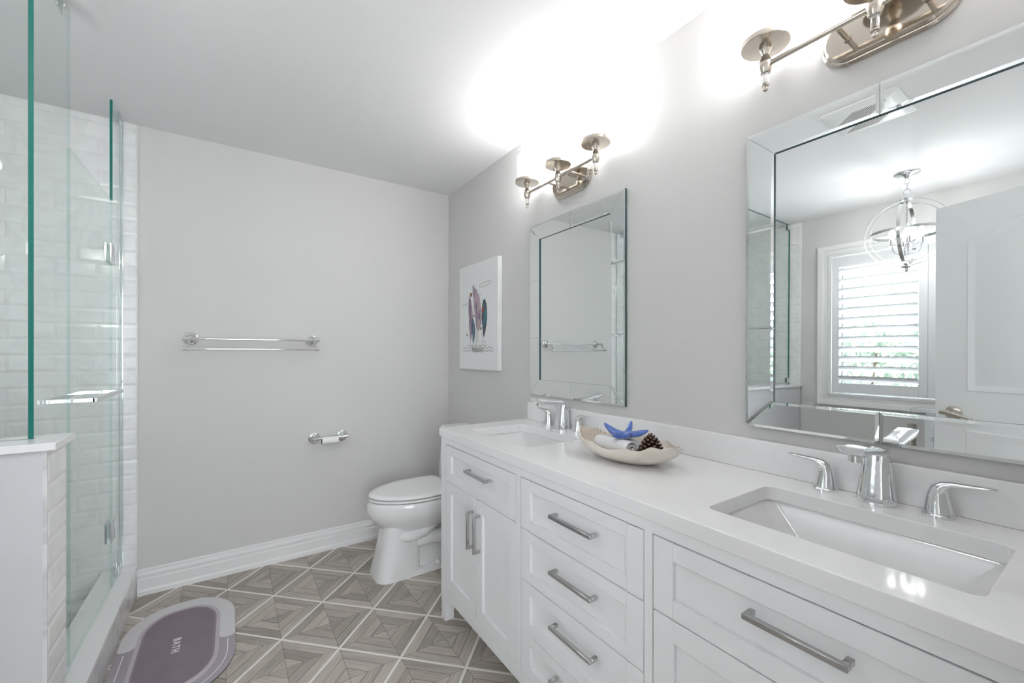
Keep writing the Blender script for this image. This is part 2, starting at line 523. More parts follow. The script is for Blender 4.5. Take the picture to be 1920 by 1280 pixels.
# ---- shower enclosure: bevelled running-bond tiles on two walls and on the pony wall end
def tiles(mb, O, U, Vv, N, w, h, tw=0.1524, th=0.0762, gap=0.0016, dep=0.0032, bev=0.012, start=0.0, vstart=0.0):
    """cover a w x h rectangle at O (axes U,Vv, outward normal N) with bevelled tiles"""
    O, U, Vv, N = map(Vector, (O, U, Vv, N))
    row = 0; v0 = vstart
    while v0 < h - 0.004:
        v1 = min(v0 + th, h); va = max(v0, 0)
        off = start + (tw / 2 if row % 2 else 0)
        u0 = -((tw - off % tw) % tw)
        while u0 < w - 0.003:
            u1 = u0 + tw
            a, b = max(u0, 0) + gap / 2, min(u1, w) - gap / 2
            c, d = va + gap / 2, v1 - gap / 2
            if b - a > 0.006 and d - c > 0.006:
                ba = bev if u0 >= 0 else 0.0015; bb = bev if u1 <= w else 0.0015
                bb = min(bb, (b - a) * 0.4); ba = min(ba, (b - a) * 0.4)
                bc = bev if v1 - v0 >= th * 0.6 else 0.003
                lo, hi = dep * 0.5, dep
                P = lambda u, v, n: O + U * u + Vv * v + N * n
                vs = [P(a, c, 0), P(b, c, 0), P(b, d, 0), P(a, d, 0), P(a, c, lo), P(b, c, lo), P(b, d, lo), P(a, d, lo),
                      P(a + ba, c + bc, hi), P(b - bb, c + bc, hi), P(b - bb, d - bc, hi), P(a + ba, d - bc, hi)]
                fs = [(0, 1, 5, 4), (1, 2, 6, 5), (2, 3, 7, 6), (3, 0, 4, 7), (4, 5, 9, 8), (5, 6, 10, 9), (6, 7, 11, 10), (7, 4, 8, 11), (8, 9, 10, 11)]
                mb.add(vs, fs)
            u0 = u1
        v0 += th; row += 1

PX, PY0, PY1, PZ = -0.408, 1.615, 1.766, 0.985     # pony wall end, front, back, top
m = MB(); m.box(XL, -0.408, YW - 0.006, YW - 0.0005, 0, ZC, mi=1)
tiles(m, (XL, YW - 0.006, 0.012), (1, 0, 0), (0, 0, 1), (0, -1, 0), -0.4085 - XL, ZC - 0.014, start=0.06)
structure(m.build('wall_shower_far', ['tile', 'grout']))
m = MB(); m.box(XL + 0.0005, XL + 0.006, PY0, YW - 0.016, 0, ZC, mi=1)
tiles(m, (XL + 0.006, PY0, 0.012), (0, 1, 0), (0, 0, 1), (1, 0, 0), YW - 0.016 - PY0, ZC - 0.014, start=0.03)
structure(m.build('wall_shower_left', ['tile', 'grout']))
structure(MB().box(-0.4083, -0.4055, YW - 0.0165, YW - 0.0005, 0.165, ZC - 0.001).build('trim_2', 'trim'))
structure(MB().box(XL + 0.015, -0.53, PY1, YW - 0.015, 0, 0.05).build('floor_shower', 'shower_floor'))
# pony wall: body in wall paint tinted cool for window light, tiled end, quartz cap
pony = structure(MB().box(XL, PX - 0.014, PY0, PY1, 0, PZ).build('wall_pony', pbr('wall_paint_window_lit', (0.60, 0.605, 0.62), 0.6, spec=0.3)))
m = MB(); m.box(PX - 0.014, PX - 0.008, PY0 + 0.003, PY1, 0, PZ, mi=1)
tiles(m, (PX - 0.008, PY0 + 0.003, 0), (0, 1, 0), (0, 0, 1), (1, 0, 0), PY1 - PY0 - 0.003, PZ, tw=20.0, bev=0.012, start=0.0, vstart=-0.022)
m.build('end_tile', ['tile', 'grout'], pony)
MB().box(PX - 0.0138, PX - 0.005, PY0 - 0.0012, PY0 + 0.0028, 0, PZ).build('corner_bead', 'curb_tile', pony)
MB().box(XL, PX + 0.013, PY0 - 0.011, PY1 + 0.010, PZ, PZ + 0.0205).build('cap', 'quartz', pony, bevel=0.0015)
# curb under the glass
cu = thing('shower_curb', 'low marble curb with white slab top under the shower glass', 'shower curb', (-0.465, 2.3, 0))
MB().box(-0.53, -0.411, PY1 + 0.001, YW - 0.0005, 0, 0.146).build('curb_body', 'curb_tile', cu)
MB().box(-0.54, -0.402, PY1 + 0.001, YW - 0.0165, 0.146, 0.165).build('curb_top', 'quartz', cu, bevel=0.002)

# ---- window with moulded casing, sash and pane
win = structure(MB().box(XL - T, XL - 0.004, WY0, WY0 + 0.012, WZ0, WZ1).box(XL - T, XL - 0.004, WY1 - 0.012, WY1, WZ0, WZ1)
                .box(XL - T, XL - 0.004, WY0 + 0.012, WY1 - 0.012, WZ0, WZ0 + 0.012).box(XL - T, XL - 0.004, WY0 + 0.012, WY1 - 0.012, WZ1 - 0.012, WZ1).build('window_1', 'trim'))
CW = 0.094
prof = [(0, 0), (0, 0.012), (0.008, 0.016), (0.02, 0.016), (0.03, 0.010), (0.055, 0.012), (0.062, 0.020), (0.080, 0.022), (0.088, 0.026), (CW, 0.026), (CW, 0)]
cor = [(WY0 + 0.002, WZ0 + 0.002, -1, -1), (WY1 - 0.002, WZ0 + 0.002, 1, -1), (WY1 - 0.002, WZ1 - 0.002, 1, 1), (WY0 + 0.002, WZ1 - 0.002, -1, 1)]
m = MB(); m.loft([[(XL + b, y + sy * a, z + sz * a) for a, b in prof] for y, z, sy, sz in cor], loop=True)
m.build('casing', 'trim', win, smooth=30)
m = MB()
for y0, y1 in ((WY0 + 0.012, 0.815), (0.815, WY1 - 0.012)):
    m.box(-1.545, -1.52, y0, y0 + 0.035, WZ0 + 0.012, WZ1 - 0.012); m.box(-1.545, -1.52, y1 - 0.035, y1, WZ0 + 0.012, WZ1 - 0.012)
    m.box(-1.545, -1.52, y0 + 0.035, y1 - 0.035, WZ0 + 0.012, WZ0 + 0.05); m.box(-1.545, -1.52, y0 + 0.035, y1 - 0.035, WZ1 - 0.05, WZ1 - 0.012)
m.build('sash', 'trim', win)
m = MB(); m.box(-1.522, -1.518, WY1 - 0.053, WY1 - 0.047, WZ0 + 0.05, WZ1 - 0.05)
m.box(-1.522, -1.518, 0.862, 0.868, WZ0 + 0.05, WZ1 - 0.05); m.build('gasket', 'mirror_edge', win)
MB().box(-1.535, -1.531, WY0 + 0.04, WY1 - 0.04, WZ0 + 0.04, WZ1 - 0.04).build('pane', 'pane', win)


def shutter(y0, y1, label):
    t = thing('window_shutter', label, 'shutter', (-1.43, (y0 + y1) / 2, WZ0 + 0.014), 'plantation shutter panels in the window')
    xa, xb = -1.4445, -1.418
    z0, z1 = WZ0 + 0.014, WZ1 - 0.014
    st = 0.047
    m = MB(); m.box(xa, xb, y0, y0 + st, z0, z1); m.build('stile', 'shutter', t, bevel=0.002)
    m = MB(); m.box(xa, xb, y1 - st, y1, z0, z1); m.build('stile', 'shutter', t, bevel=0.002)
    m = MB(); m.box(xa, xb, y0 + st, y1 - st, z0, 1.035); m.build('rail', 'shutter', t, bevel=0.002)
    m = MB(); m.box(xa, xb, y0 + st, y1 - st, 1.966, z1); m.build('rail', 'shutter', t, bevel=0.002)
    n = 12; pitch = (1.966 - 1.035) / n; tilt = math.radians(38)
    for i in range(n):
        zc = 1.035 + pitch * (i + 0.5); hw = 0.036; th = 0.0048
        sec = []
        for k in range(16):
            a = 2 * PI * k / 16
            px, pz = hw * math.cos(a), th * math.sin(a)
            sec.append((px * math.cos(tilt) - pz * math.sin(tilt), px * math.sin(tilt) + pz * math.cos(tilt)))
        m = MB(); m.loft([[((xa + xb) / 2 + a, yy, zc + b) for a, b in sec] for yy in (y0 + st + 0.002, y1 - st - 0.002)])
        m.build('louver', 'shutter', t, smooth=50)
    return t

shutter(0.8165, WY1 - 0.014, 'white louvred shutter panel nearer the shower, fully seen in the mirror')
shutter(WY0 + 0.014, 0.8135, 'white louvred shutter panel hidden behind the open door in the mirror')

# hedge outside the window
hd = thing('hedge', 'pale green leafy hedge outside, glimpsed between the shutter louvers', 'hedge', (-3.2, 1.2, 0))
m = MB(); rnd = random.Random(3)
for i in range(5200):
    c = Vector((-3.2 + rnd.uniform(-.35, .35), rnd.uniform(-1.2, 4.6), rnd.uniform(0.0, 1) ** 0.8 * 1.62 + rnd.gauss(0, .05)))
    a = Euler((rnd.uniform(0, 6), rnd.uniform(0, 6), rnd.uniform(0, 6))).to_matrix()
    l, w = rnd.uniform(.05, .11), rnd.uniform(.016, .035)
    m.add([c + a @ Vector(p) for p in ((-l, 0, 0), (0, -w, .008), (l, 0, 0), (0, w, .008))], [(0, 1, 2, 3)])
m.build('foliage', 'leaf', hd, recalc=False)
m = MB()
for k in range(9):
    y = -1 + k * .65; m.tube([(-3.2, y, 0), (-3.25, y + .06, .7), (-3.15, y - .05, 1.4)], [.03, .02, .01], 6)
m.build('stems', 'stem', hd)

# ---- room door standing open
dl = structure(bpy.data.objects.new('door_1', None)); COL.objects.link(dl)
DW, DH = 0.665, 2.02
m = MB(); m.box(0, DW, -0.035, -0.004, 0, DH)
m.build('slab', 'door', dl, bevel=0.002)
def door_panel(name, y0, pts):
    # raised moulding frame round a panel, plus the slightly raised field
    n = len(pts); cx = sum(p[0] for p in pts) / n; cz = sum(p[1] for p in pts) / n
    def inset(d):
        out = []
        for i in range(n):
            a = Vector(pts[i - 1]); b = Vector(pts[i]); c = Vector(pts[(i + 1) % n])
            t = ((b - a).normalized() + (c - b).normalized()).normalized()
            nn = Vector((-t.y, t.x)); k = max(0.5, abs((b - a).normalized().dot(t)))
            out.append(b + nn * (d / k))
        return out
    rings = []
    for d, h in ((0, -0.0036), (0, 0), (0.006, 0.004), (0.014, 0.003), (0.028, -0.0032), (0.036, -0.0032), (0.060, 0.002)):
        rings.append([(p.x, y0 + h, p.y) for p in inset(d)])
    m = MB(); m.loft(rings, cap0=False, cap1=True)
    m.build(name, 'door', dl, smooth=25)
def arch(x0, x1, z0, z1, rise):
    pts = [(x0, z0), (x1, z0), (x1, z1)]
    for k in range(1, 16):
        s = k / 16; e = 0.5 - 0.5 * math.cos(2 * PI * s)
        pts.append((x1 + (x0 - x1) * s, z1 + rise * e))
    pts.append((x0, z1)); return pts
door_panel('upper_panel', 0, arch(0.128, DW - 0.128, 1.06, 1.815, 0.075))
door_panel('lower_panel', 0, [(0.128, 0.20), (DW - 0.128, 0.20), (DW - 0.128, 0.87), (0.128, 0.87)])
m = MB(); m.box(0.0, DW, -0.004, 0.0, 0, 0.20); m.box(0, DW, -0.004, 0, 0.87, 1.06); m.box(0, 0.128, -0.004, 0, 0.2, 0.87); m.box(DW - .128, DW, -0.004, 0, .2, .87)
m.box(0, 0.128, -0.004, 0, 1.06, DH); m.box(DW - .128, DW, -0.004, 0, 1.06, DH)
top = arch(0.128, DW - 0.128, 1.06, 1.815, 0.075)[2:]
m.loft([[(x, -0.004, z), (x, 0, z), (x, 0, DH), (x, -0.004, DH)] for x, z in top])
m.build('face_frame', 'door', dl)
hz = 0.945
hm = MB(); hm.lathe([(0.036, 0), (0.036, 0.004), (0.031, 0.009), (0.022, 0.012), (0.022, 0.016), (0.014, 0.018), (0.012, 0.045)], (0.078, 0, hz), axis='y', n=28)
hdl = hm.build('door_handle', 'satin', dl, smooth=40)
m = MB(); m.tube([(0.050, 0.050, hz + 0.004), (0.070, 0.052, hz + 0.004), (0.10, 0.052, hz + 0.002), (0.14, 0.050, hz - 0.008), (0.175, 0.045, hz - 0.018)], [0.011, 0.012, 0.010, 0.008, 0.006], 12)
m.build('lever', 'satin', hdl, smooth=50)
dirv = Vector((0.346, -0.938)); ang = math.atan2(dirv.y, dirv.x)
# local +x runs from the free edge to the hinges; local +y faces the vanity
dl.location = (-0.463, 0.594, 0.012); dl.rotation_euler = (0, 0, ang)

# ================================================================== VANITY
va = thing('vanity', 'long white shaker vanity with drawers and doors along the right wall', 'vanity cabinet', (1.07, 0.91, 0))
VY0, VY1 = 0.0, 1.822
RAIL_T, DR_T = 0.823, 0.8215
ZB = 0.115
gap = 0.0028
SECT = [(1.195, 1.771), (0.653, 1.169), (0.049, 0.630)]
m = MB()
m.box(XF, XF + 0.02, 1.771, VY1, ZB, 0.852); m.box(XF, XF + 0.02, VY0, 0.049, ZB, 0.852)
for y0, y1 in ((1.169, 1.195), (0.630, 0.653)): m.box(XF, XF + 0.02, y0, y1, ZB, 0.852)
for y0, y1 in SECT:
    m.box(XF, XF + 0.02, y0, y1, 0.8235, 0.852); m.box(XF, XF + 0.02, y0, y1, ZB, 0.163)
m.build('face_frame', 'vanity', va)
m = MB()
m.box(XF + 0.02, XW - 0.002, VY1 - 0.018, VY1, ZB, 0.852); m.box(XF + 0.02, XW - 0.002, VY0, VY0 + 0.018, ZB, 0.852)
m.box(XF + 0.02, XW - 0.012, VY0 + 0.018, VY1 - 0.018, ZB, ZB + 0.018); m.box(XW - 0.012, XW - 0.002, VY0 + 0.018, VY1 - 0.018, ZB + 0.018, 0.852)
m.box(XF + 0.035, XF + 0.04, VY0 + 0.018, VY1 - 0.018, ZB + 0.018, 0.69)
m.build('carcass', 'vanity', va)
for y in (VY0 + 0.001, VY1 - 0.044):
    for x in (XF + 0.0005, XW - 0.06):
        MB().box(x, x + 0.045, y, y + 0.043, 0, ZB - 0.0005).build('leg', 'vanity', va, bevel=0.002)


def shaker(name, y0, y1, z0, z1, st=0.052, rl=0.042, rb=None):
    y0 += gap; y1 -= gap; z0 += gap / 2; z1 -= gap / 2
    rb = rb or rl
    m = MB(); xf = XF; th = 0.018
    m.box(xf, xf + th, y0, y0 + st, z0, z1); m.box(xf, xf + th, y1 - st, y1, z0, z1)
    m.box(xf, xf + th, y0 + st, y1 - st, z0, z0 + rb); m.box(xf, xf + th, y0 + st, y1 - st, z1 - rl, z1)
    m.box(xf + 0.010, xf + th, y0 + st, y1 - st, z0 + rb, z1 - rl)
    return m.build(name, 'vanity', va, bevel=0.0009, seg=1)


def pull(parent, ya, yb, za, zb, so=0.026):
    """square bar pull between (ya,za) and (yb,zb)"""
    m = MB(); b = 0.0055
    x0, x1 = XF - so - b, XF - so + b
    if abs(ya - yb) > abs(za - zb):
        m.box(x0, x1, ya, yb, za - b, za + b)
        for y in (min(ya, yb), max(ya, yb) - 2 * b): m.box(x1, XF + 0.0005, y, y + 2 * b, za - b, za + b)
    else:
        m.box(x0, x1, ya - b, ya + b, za, zb)
        for z in (min(za, zb), max(za, zb) - 2 * b): m.box(x1, XF + 0.0005, ya - b, ya + b, z, z + 2 * b)
    return m.build('handle', 'pull', parent, bevel=0.0012, seg=1)

HP = 0.088
# left bank: drawer over two doors
(y0, y1) = SECT[0]
d = shaker('drawer', y0, y1, 0.655, 0.8215); pull(d, 1.448 - HP, 1.448 + HP, 0.757, 0.757)
ym = 1.487
d = shaker('door', ym, y1, 0.163, 0.655, st=0.050, rl=0.05); pull(d, 1.507, 1.507, 0.448, 0.600)
d = shaker('door', y0, ym, 0.163, 0.655, st=0.050, rl=0.05); pull(d, 1.452, 1.452, 0.448, 0.600)
# centre bank: four drawers
(y0, y1) = SECT[1]
for z0, z1 in ((0.650, 0.8215), (0.479, 0.650), (0.306, 0.479), (0.163, 0.306)):
    d = shaker('drawer', y0, y1, z0, z1, rl=0.036)
    zc = {0.650: 0.754, 0.479: 0.585, 0.306: 0.421, 0.163: 0.26}[z0]
    pull(d, 0.893 - HP, 0.893 + HP, zc, zc)
# right bank
(y0, y1) = SECT[2]
d = shaker('drawer', y0, y1, 0.648, 0.8215); pull(d, 0.3275 - 0.081, 0.3275 + 0.081, 0.757, 0.757)
ym = 0.337
d = shaker('door', ym, y1, 0.163, 0.648, st=0.054, rl=0.05); pull(d, 0.357, 0.357, 0.448, 0.600)
d = shaker('door', y0, ym, 0.163, 0.648, st=0.054, rl=0.05); pull(d, 0.302, 0.302, 0.448, 0.600)

# counter with two cut-outs
SINKS = [(1.272, 1.702), (0.122, 0.552)]
SX0, SX1 = 0.908, 1.196
def counter_mesh():
    bm = bmesh.new()
    x0, x1, y0, y1 = 0.809, XW - 0.001, -0.018, 1.832
    outer = [(x0, y0), (x1, y0), (x1, y1), (x0, y1)]
    loops = [outer] + [rrect(SX0, SX1, a, b, 0.022) for a, b in SINKS]
    es = []
    for lp in loops:
        vs = [bm.verts.new((x, y, ZT)) for x, y in lp]
        for i in range(len(vs)): es.append(bm.edges.new((vs[i - 1], vs[i])))
    bmesh.ops.triangle_fill(bm, use_beauty=True, use_dissolve=False, edges=es)
    bmesh.ops.recalc_face_normals(bm, faces=bm.faces)
    top = list(bm.faces)
    if top[0].normal.z < 0: bmesh.ops.reverse_faces(bm, faces=top)
    r = bmesh.ops.extrude_face_region(bm, geom=top)
    bmesh.ops.translate(bm, verts=[g for g in r['geom'] if isinstance(g, bmesh.types.BMVert)], vec=(0, 0, -0.0365))
    bmesh.ops.recalc_face_normals(bm, faces=bm.faces)
    me = bpy.data.meshes.new('countertop'); bm.to_mesh(me); bm.free()
    me.materials.append(MAT['quartz'])
    o = bpy.data.objects.new('countertop', me); COL.objects.link(o)
    b = o.modifiers.new('bevel', 'BEVEL'); b.width = 0.0022; b.segments = 2; b.limit_method = 'ANGLE'; b.angle_limit = math.radians(60)
    return o
tag(counter_mesh(), 'white quartz countertop with two sink cut-outs on the long vanity', 'countertop')
tag(MB().box(XW - 0.02, XW - 0.0008, -0.018, 1.817, ZT + 0.0003, 0.982).build('backsplash', 'quartz', bevel=0.002),
    'low white quartz backsplash strip behind the faucets', 'backsplash')


def sink(a, b, label):
    yc = (a + b) / 2
    t = thing('sink', label, 'sink', ((SX0 + SX1) / 2, yc, 0.72), 'undermount basins in the countertop')
    z1 = ZT - 0.0372
    def ring(x0, x1, ya, yb, r, z): return [(x, y, z) for x, y in rrect(x0, x1, ya, yb, r)]
    e = 0.006
    R = [ring(SX0 - 0.02, SX1 + 0.02, a - 0.02, b + 0.02, 0.03, z1),
         ring(SX0 - e, SX1 + e, a - e, b + e, 0.026, z1),
         ring(SX0 - e + 0.003, SX1 + e - 0.003, a - e + 0.004, b + e - 0.004, 0.026, z1 - 0.006),
         ring(SX0 + 0.006, SX1 - 0.006, a + 0.05, b - 0.05, 0.03, z1 - 0.075),
         ring(SX0 + 0.02, SX1 - 0.02, a + 0.085, b - 0.085, 0.035, z1 - 0.098),
         ring(SX0 + 0.10, SX1 - 0.10, yc - 0.05, yc + 0.05, 0.03, z1 - 0.106)]
    m = MB(); m.loft(R, cap0=False)
    m.build('basin', 'porcelain', t, smooth=50)
    m = MB(); m.lathe([(0.023, 0), (0.023, 0.003), (0.018, 0.005), (0.0, 0.006)], ((SX0 + SX1) / 2, yc, z1 - 0.1058), n=24)
    m.build('drain', 'chrome', t, smooth=40)
    return t
sink(*SINKS[0], 'rectangular white undermount basin at the toilet end of the counter')
sink(*SINKS[1], 'rectangular white undermount basin nearest the camera')


def faucet(yc, label):
    xb = 1.277
    t = thing('faucet', label, 'faucet', (xb, yc, ZT), 'chrome widespread faucets')
    # spout: sections along a path in the x-z plane
    P = [(xb, 0.0005, 0.033, 0.037, 0), (xb, 0.004, 0.033, 0.0375, 0), (xb + .001, 0.03, 0.030, 0.0345, 0), (xb + .003, 0.065, 0.0265, 0.0305, 0), (xb + .005, 0.092, 0.0245, 0.028, 0.05)]
    rings = []
    n = 28
    def sec(cx, cz, a, b, th, sq=2.6):
        ring = []
        for k in range(n):
            q = 2 * PI * k / n; c, s = math.cos(q), math.sin(q)
            ex = math.copysign(abs(c) ** (2 / sq), c) * a; ey = math.copysign(abs(s) ** (2 / sq), s) * b
            ring.append((cx + ex * math.cos(th), yc + ey, ZT + cz + ex * math.sin(th)))
        return ring
    for x, z, a, b, th in P: rings.append(sec(x, z, a, b, -th))
    # elbow then blade
    for x, z, a, b, th in ((xb + .003, 0.108, 0.021, 0.0265, -0.55), (xb - .004, 0.119, 0.0165, 0.0255, -1.05), (xb - .018, 0.125, 0.0125, 0.0245, -1.45), (xb - .045, 0.129, 0.0105, 0.0235, -1.66),
                           (xb - .085, 0.134, 0.0095, 0.0230, -1.68), (xb - .112, 0.1375, 0.0115, 0.0235, -1.69), (xb - .138, 0.140, 0.0135, 0.024, -1.72), (xb - .158, 0.1455, 0.0095, 0.024, -1.95), (xb - .171, 0.153, 0.0018, 0.023, -2.2)):
        rings.append(sec(x, z, a, b, th))
    m = MB(); m.loft(rings)
    sp = m.build('spout', 'chrome', t, smooth=50)
    m = MB(); m.lathe([(0.0135, 0), (0.0135, 0.022)], (xb - 0.134, yc, ZT + 0.1165), n=20)
    m.build('aerator', 'chrome', sp, smooth=40)
    for sgn in (1, -1):
        yh = yc + sgn * 0.105; xh = xb + 0.004
        m = MB(); m.lathe([(0.027, 0.0003), (0.027, 0.006), (0.025, 0.008)], (xh, yh, ZT), n=28)
        m.lathe([(0.0215, 0.0078), (0.0215, 0.0108)], (xh, yh, ZT), n=24)
        hb = m.build('handle', 'chrome', t, smooth=40)
        rings = []
        for dy, z, a, b, th in ((0, 0.0105, 0.0225, 0.0235, 0), (-.001, 0.03, 0.019, 0.020, 0), (-.001, 0.048, 0.0165, 0.017, 0.05), (0.001, 0.060, 0.0155, 0.0145, 0.5), (0.008, 0.0685, 0.0145, 0.0095, 1.1),
                               (0.022, 0.0735, 0.0130, 0.0065, 1.5), (0.045, 0.0755, 0.0120, 0.0050, 1.57), (0.068, 0.0775, 0.0105, 0.0036, 1.55), (0.081, 0.0785, 0.0065, 0.0025, 1.55), (0.0855, 0.0788, 0.002, 0.001, 1.55)):
            ring = []
            for k in range(24):
                q = 2 * PI * k / 24
                u = b * math.cos(q)
                # section spans x (a) and the in-plane normal (b) of the path
                ring.append((xh + a * math.sin(q), yh + sgn * (dy + u * math.cos(th)), ZT + z - u * math.sin(th) * 1.0))
            rings.append(ring)
        m = MB(); m.loft(rings); m.build('lever', 'chrome', hb, smooth=50)
    return t
faucet(1.490, 'chrome widespread faucet behind the basin at the toilet end')
faucet(0.345, 'chrome widespread faucet behind the basin nearest the camera')

# ================================================================== MIRRORS
def mirror(yc, zc, label, tilt=0.0):
    t = thing('mirror', label, 'mirror', (XW, yc, zc), 'wall mirrors over the basins')
    hw, hh, fw = 0.326, 0.4445, 0.080
    xb, xs, xf, bv = XW - 0.003, XW - 0.006, XW - 0.0130, 0.0080
    m = MB(); m.box(XW - 0.0005, xb, yc - hw + .004, yc + hw - .004, zc - hh + .004, zc + hh - .004); m.build('backing', 'black', t)
    m = MB()
    m.box(xb, xs, yc - hw + fw - .006, yc + hw - fw + .006, zc - hh + fw - .006, zc + hh - fw + .006); m.build('centre_pane', 'mirror', t)
    def strip(poly):
        n = len(poly)
        def inset(d):
            out = []
            for i in range(n):
                a = Vector(poly[i - 1]); b = Vector(poly[i]); c = Vector(poly[(i + 1) % n])
                e1 = (b - a).normalized(); e2 = (c - b).normalized()
                n1 = Vector((-e1.y, e1.x)); n2 = Vector((-e2.y, e2.x))
                k = 1 + n1.dot(n2)
                out.append(b + (n1 + n2) * (d / k))
            return out
        P0 = inset(0.0004); P1 = inset(bv)
        m = MB()
        m.loft([[(xb, p.x, p.y) for p in P0], [(xf + 0.0007, p.x, p.y) for p in P0]], cap1=False, mi=1)
        m.loft([[(xf + 0.0007, p.x, p.y) for p in P0], [(xf, p.x, p.y) for p in P1]], cap0=False, mi=0)
        m.build('frame_strip', ['mirror', 'mirror_edge'], t)
    a0, a1, b0, b1 = yc - hw, yc + hw, zc - hh, zc + hh
    i0, i1, j0, j1 = a0 + fw, a1 - fw, b0 + fw, b1 - fw
    ym = yc + 0.005
    for z_o, z_i in ((b0, j0), (b1, j1)):
        q = [(a0, z_o), (ym, z_o), (ym, z_i), (i0, z_i)]; r = [(ym, z_o), (a1, z_o), (i1, z_i), (ym, z_i)]
        for poly in (q, r): strip(poly if z_o == b0 else list(reversed(poly)))
    s1, s2 = zc - 0.148, zc + 0.152
    for y_o, y_i in ((a1, i1), (a0, i0)):
        for poly in ([(y_o, b0), (y_o, s1), (y_i, s1), (y_i, j0)], [(y_o, s1), (y_o, s2), (y_i, s2), (y_i, s1)], [(y_o, s2), (y_o, b1), (y_i, j1), (y_i, s2)]):
            strip(poly if y_o == a1 else list(reversed(poly)))
    t.rotation_euler = (0, tilt, 0)
    if tilt: t.location.x -= abs(math.sin(tilt)) * hh
    return t
mirror(1.477, 1.4685, 'tall wall mirror with mirrored strip border above the basin at the toilet end')
mirror(0.345, 1.4655, 'tall wall mirror with mirrored strip border showing the chandelier and shuttered window', tilt=0.0065)

# ================================================================== VANITY LIGHTS
def vanity_light(yc, label):
    zc = 2.055
    t = thing('vanity_light', label, 'wall light', (XW, yc, zc), 'three-lamp nickel vanity lights')
    xo = XW - 0.09
    rings = []
    for L, H, x in ((0.135, 0.065, XW - 0.0005), (0.135, 0.065, XW - 0.008), (0.130, 0.060, XW - 0.012), (0.127, 0.057, XW - 0.0125), (0.127, 0.057, XW - 0.017), (0.121, 0.051, XW - 0.022)):
        rings.append([(x, a, b) for a, b in stadium(yc, zc, L, H, 16)])
    m = MB(); m.loft(rings); m.build('backplate', 'plate', t, smooth=18)
    m = MB(); m.cyl((xo, yc - 0.241, 2.052), (xo, yc + 0.241, 2.052), 0.0068, 16); m.build('crossbar', 'nickel', t, smooth=40)
    for s in (-1, 1):
        m = MB(); m.tube([(XW - 0.021, yc + s * 0.075, 2.052), (XW - 0.045, yc + s * 0.075, 2.052), (xo, yc + s * 0.075, 2.052)], 0.0058, 14)
        m.lathe([(0.009, 0), (0.009, 0.004), (0.007, 0.006)], (XW - 0.028, yc + s * 0.075, 2.052), axis='x', n=18)
        m.build('arm', 'nickel', t, smooth=40)
    for k in (-1, 0, 1):
        y = yc + k * 0.241
        m = MB()
        m.lathe([(0.0, 2.120), (0.060, 2.120), (0.0605, 2.118), (0.0605, 2.106), (0.0595, 2.1045), (0.016, 2.1035), (0.0155, 2.095), (0.0105, 2.086), (0.0085, 2.080), (0.0125, 2.070), (0.0165, 2.060), (0.0175, 2.050), (0.016, 2.040), (0.0125, 2.030), (0.010, 2.0285), (0.0, 2.0285)], (xo, y, 0), n=40, cap0=False, cap1=False)
        h = m.build('lamp_holder', 'nickel', t, smooth=22)
        m = MB(); m.lathe([(0.0082, 2.0005), (0.0085, 2.028)], (xo, y, 0), n=18); m.build('crystal', 'crystal', h, smooth=40)
        m = MB(); m.lathe([(0.0, 1.979), (0.0045, 1.9798), (0.0065, 1.983), (0.0065, 1.986), (0.004, 1.990), (0.0045, 1.9925), (0.0095, 1.9945), (0.0098, 1.998), (0.006, 2.0003), (0, 2.0003)], (xo, y, 0), n=20, cap0=False, cap1=False)
        m.build('finial', 'nickel', h, smooth=40)
        m = MB(); m.lathe([(0.0565, 2.1205), (0.0565, 2.262), (0.0535, 2.262), (0.0535, 2.1205)], (xo, y, 0), n=40, cap0=False, cap1=False)
        sh = m.build('glass_shade', 'clear', t, smooth=40)
        m = MB(); m.lathe([(0.044, 2.121), (0.046, 2.124), (0.046, 2.245), (0.044, 2.247), (0.042, 2.245), (0.042, 2.140)], (xo, y, 0), n=32, cap0=True, cap1=True)
        m.build('diffuser', 'opal', sh, smooth=40)
    return t
vanity_light(1.480, 'nickel three-lamp light above the mirror at the toilet end')
vanity_light(0.338, 'nickel three-lamp light above the mirror nearest the camera')

# ================================================================== CANVAS ART
CY0, CY1, CZ0, CZ1, CX = 2.100, 2.602, 1.134, 1.820, XW - 0.031
ca = thing('canvas_print', 'white feather canvas print beside the far corner of the vanity wall', 'picture', (XW, 2.351, 1.134))
MB().box(CX, XW - 0.0008, CY0, CY1, CZ0, CZ1).build('canvas', 'canvas', ca, bevel=0.003)
art_layer = [0]
def art(name, mat, pts):
    """flat printed outline; pts are (distance from left edge, height)"""
    art_layer[0] += 1
    x = CX - 0.0003 - 0.00004 * art_layer[0]
    m = MB(); m.prism([(CY1 - a, b) for a, b in pts], 'x', x, x + 0.00003 * 0.8)
    return m.build(name, mat, ca)
def smooth_loop(pts, k=6):
    out = []; n = len(pts)
    for i in range(n):
        p0, p1, p2, p3 = (Vector(pts[(i + j - 1) % n]) for j in range(4))
        for s in range(k):
            t = s / k
            out.append(tuple(0.5 * ((2 * p1) + (p2 - p0) * t + (2 * p0 - 5 * p1 + 4 * p2 - p3) * t * t + (3 * p1 - p0 - 3 * p2 + p3) * t ** 3)))
    return out
def line(pts, w):
    pts = [Vector(p) for p in pts]; L = []; R_ = []
    for i, p in enumerate(pts):
        t = (pts[min(i + 1, len(pts) - 1)] - pts[max(i - 1, 0)]).normalized(); n = Vector((-t.y, t.x)) * w / 2
        L.append(tuple(p + n)); R_.append(tuple(p - n))
    return L + R_[::-1]
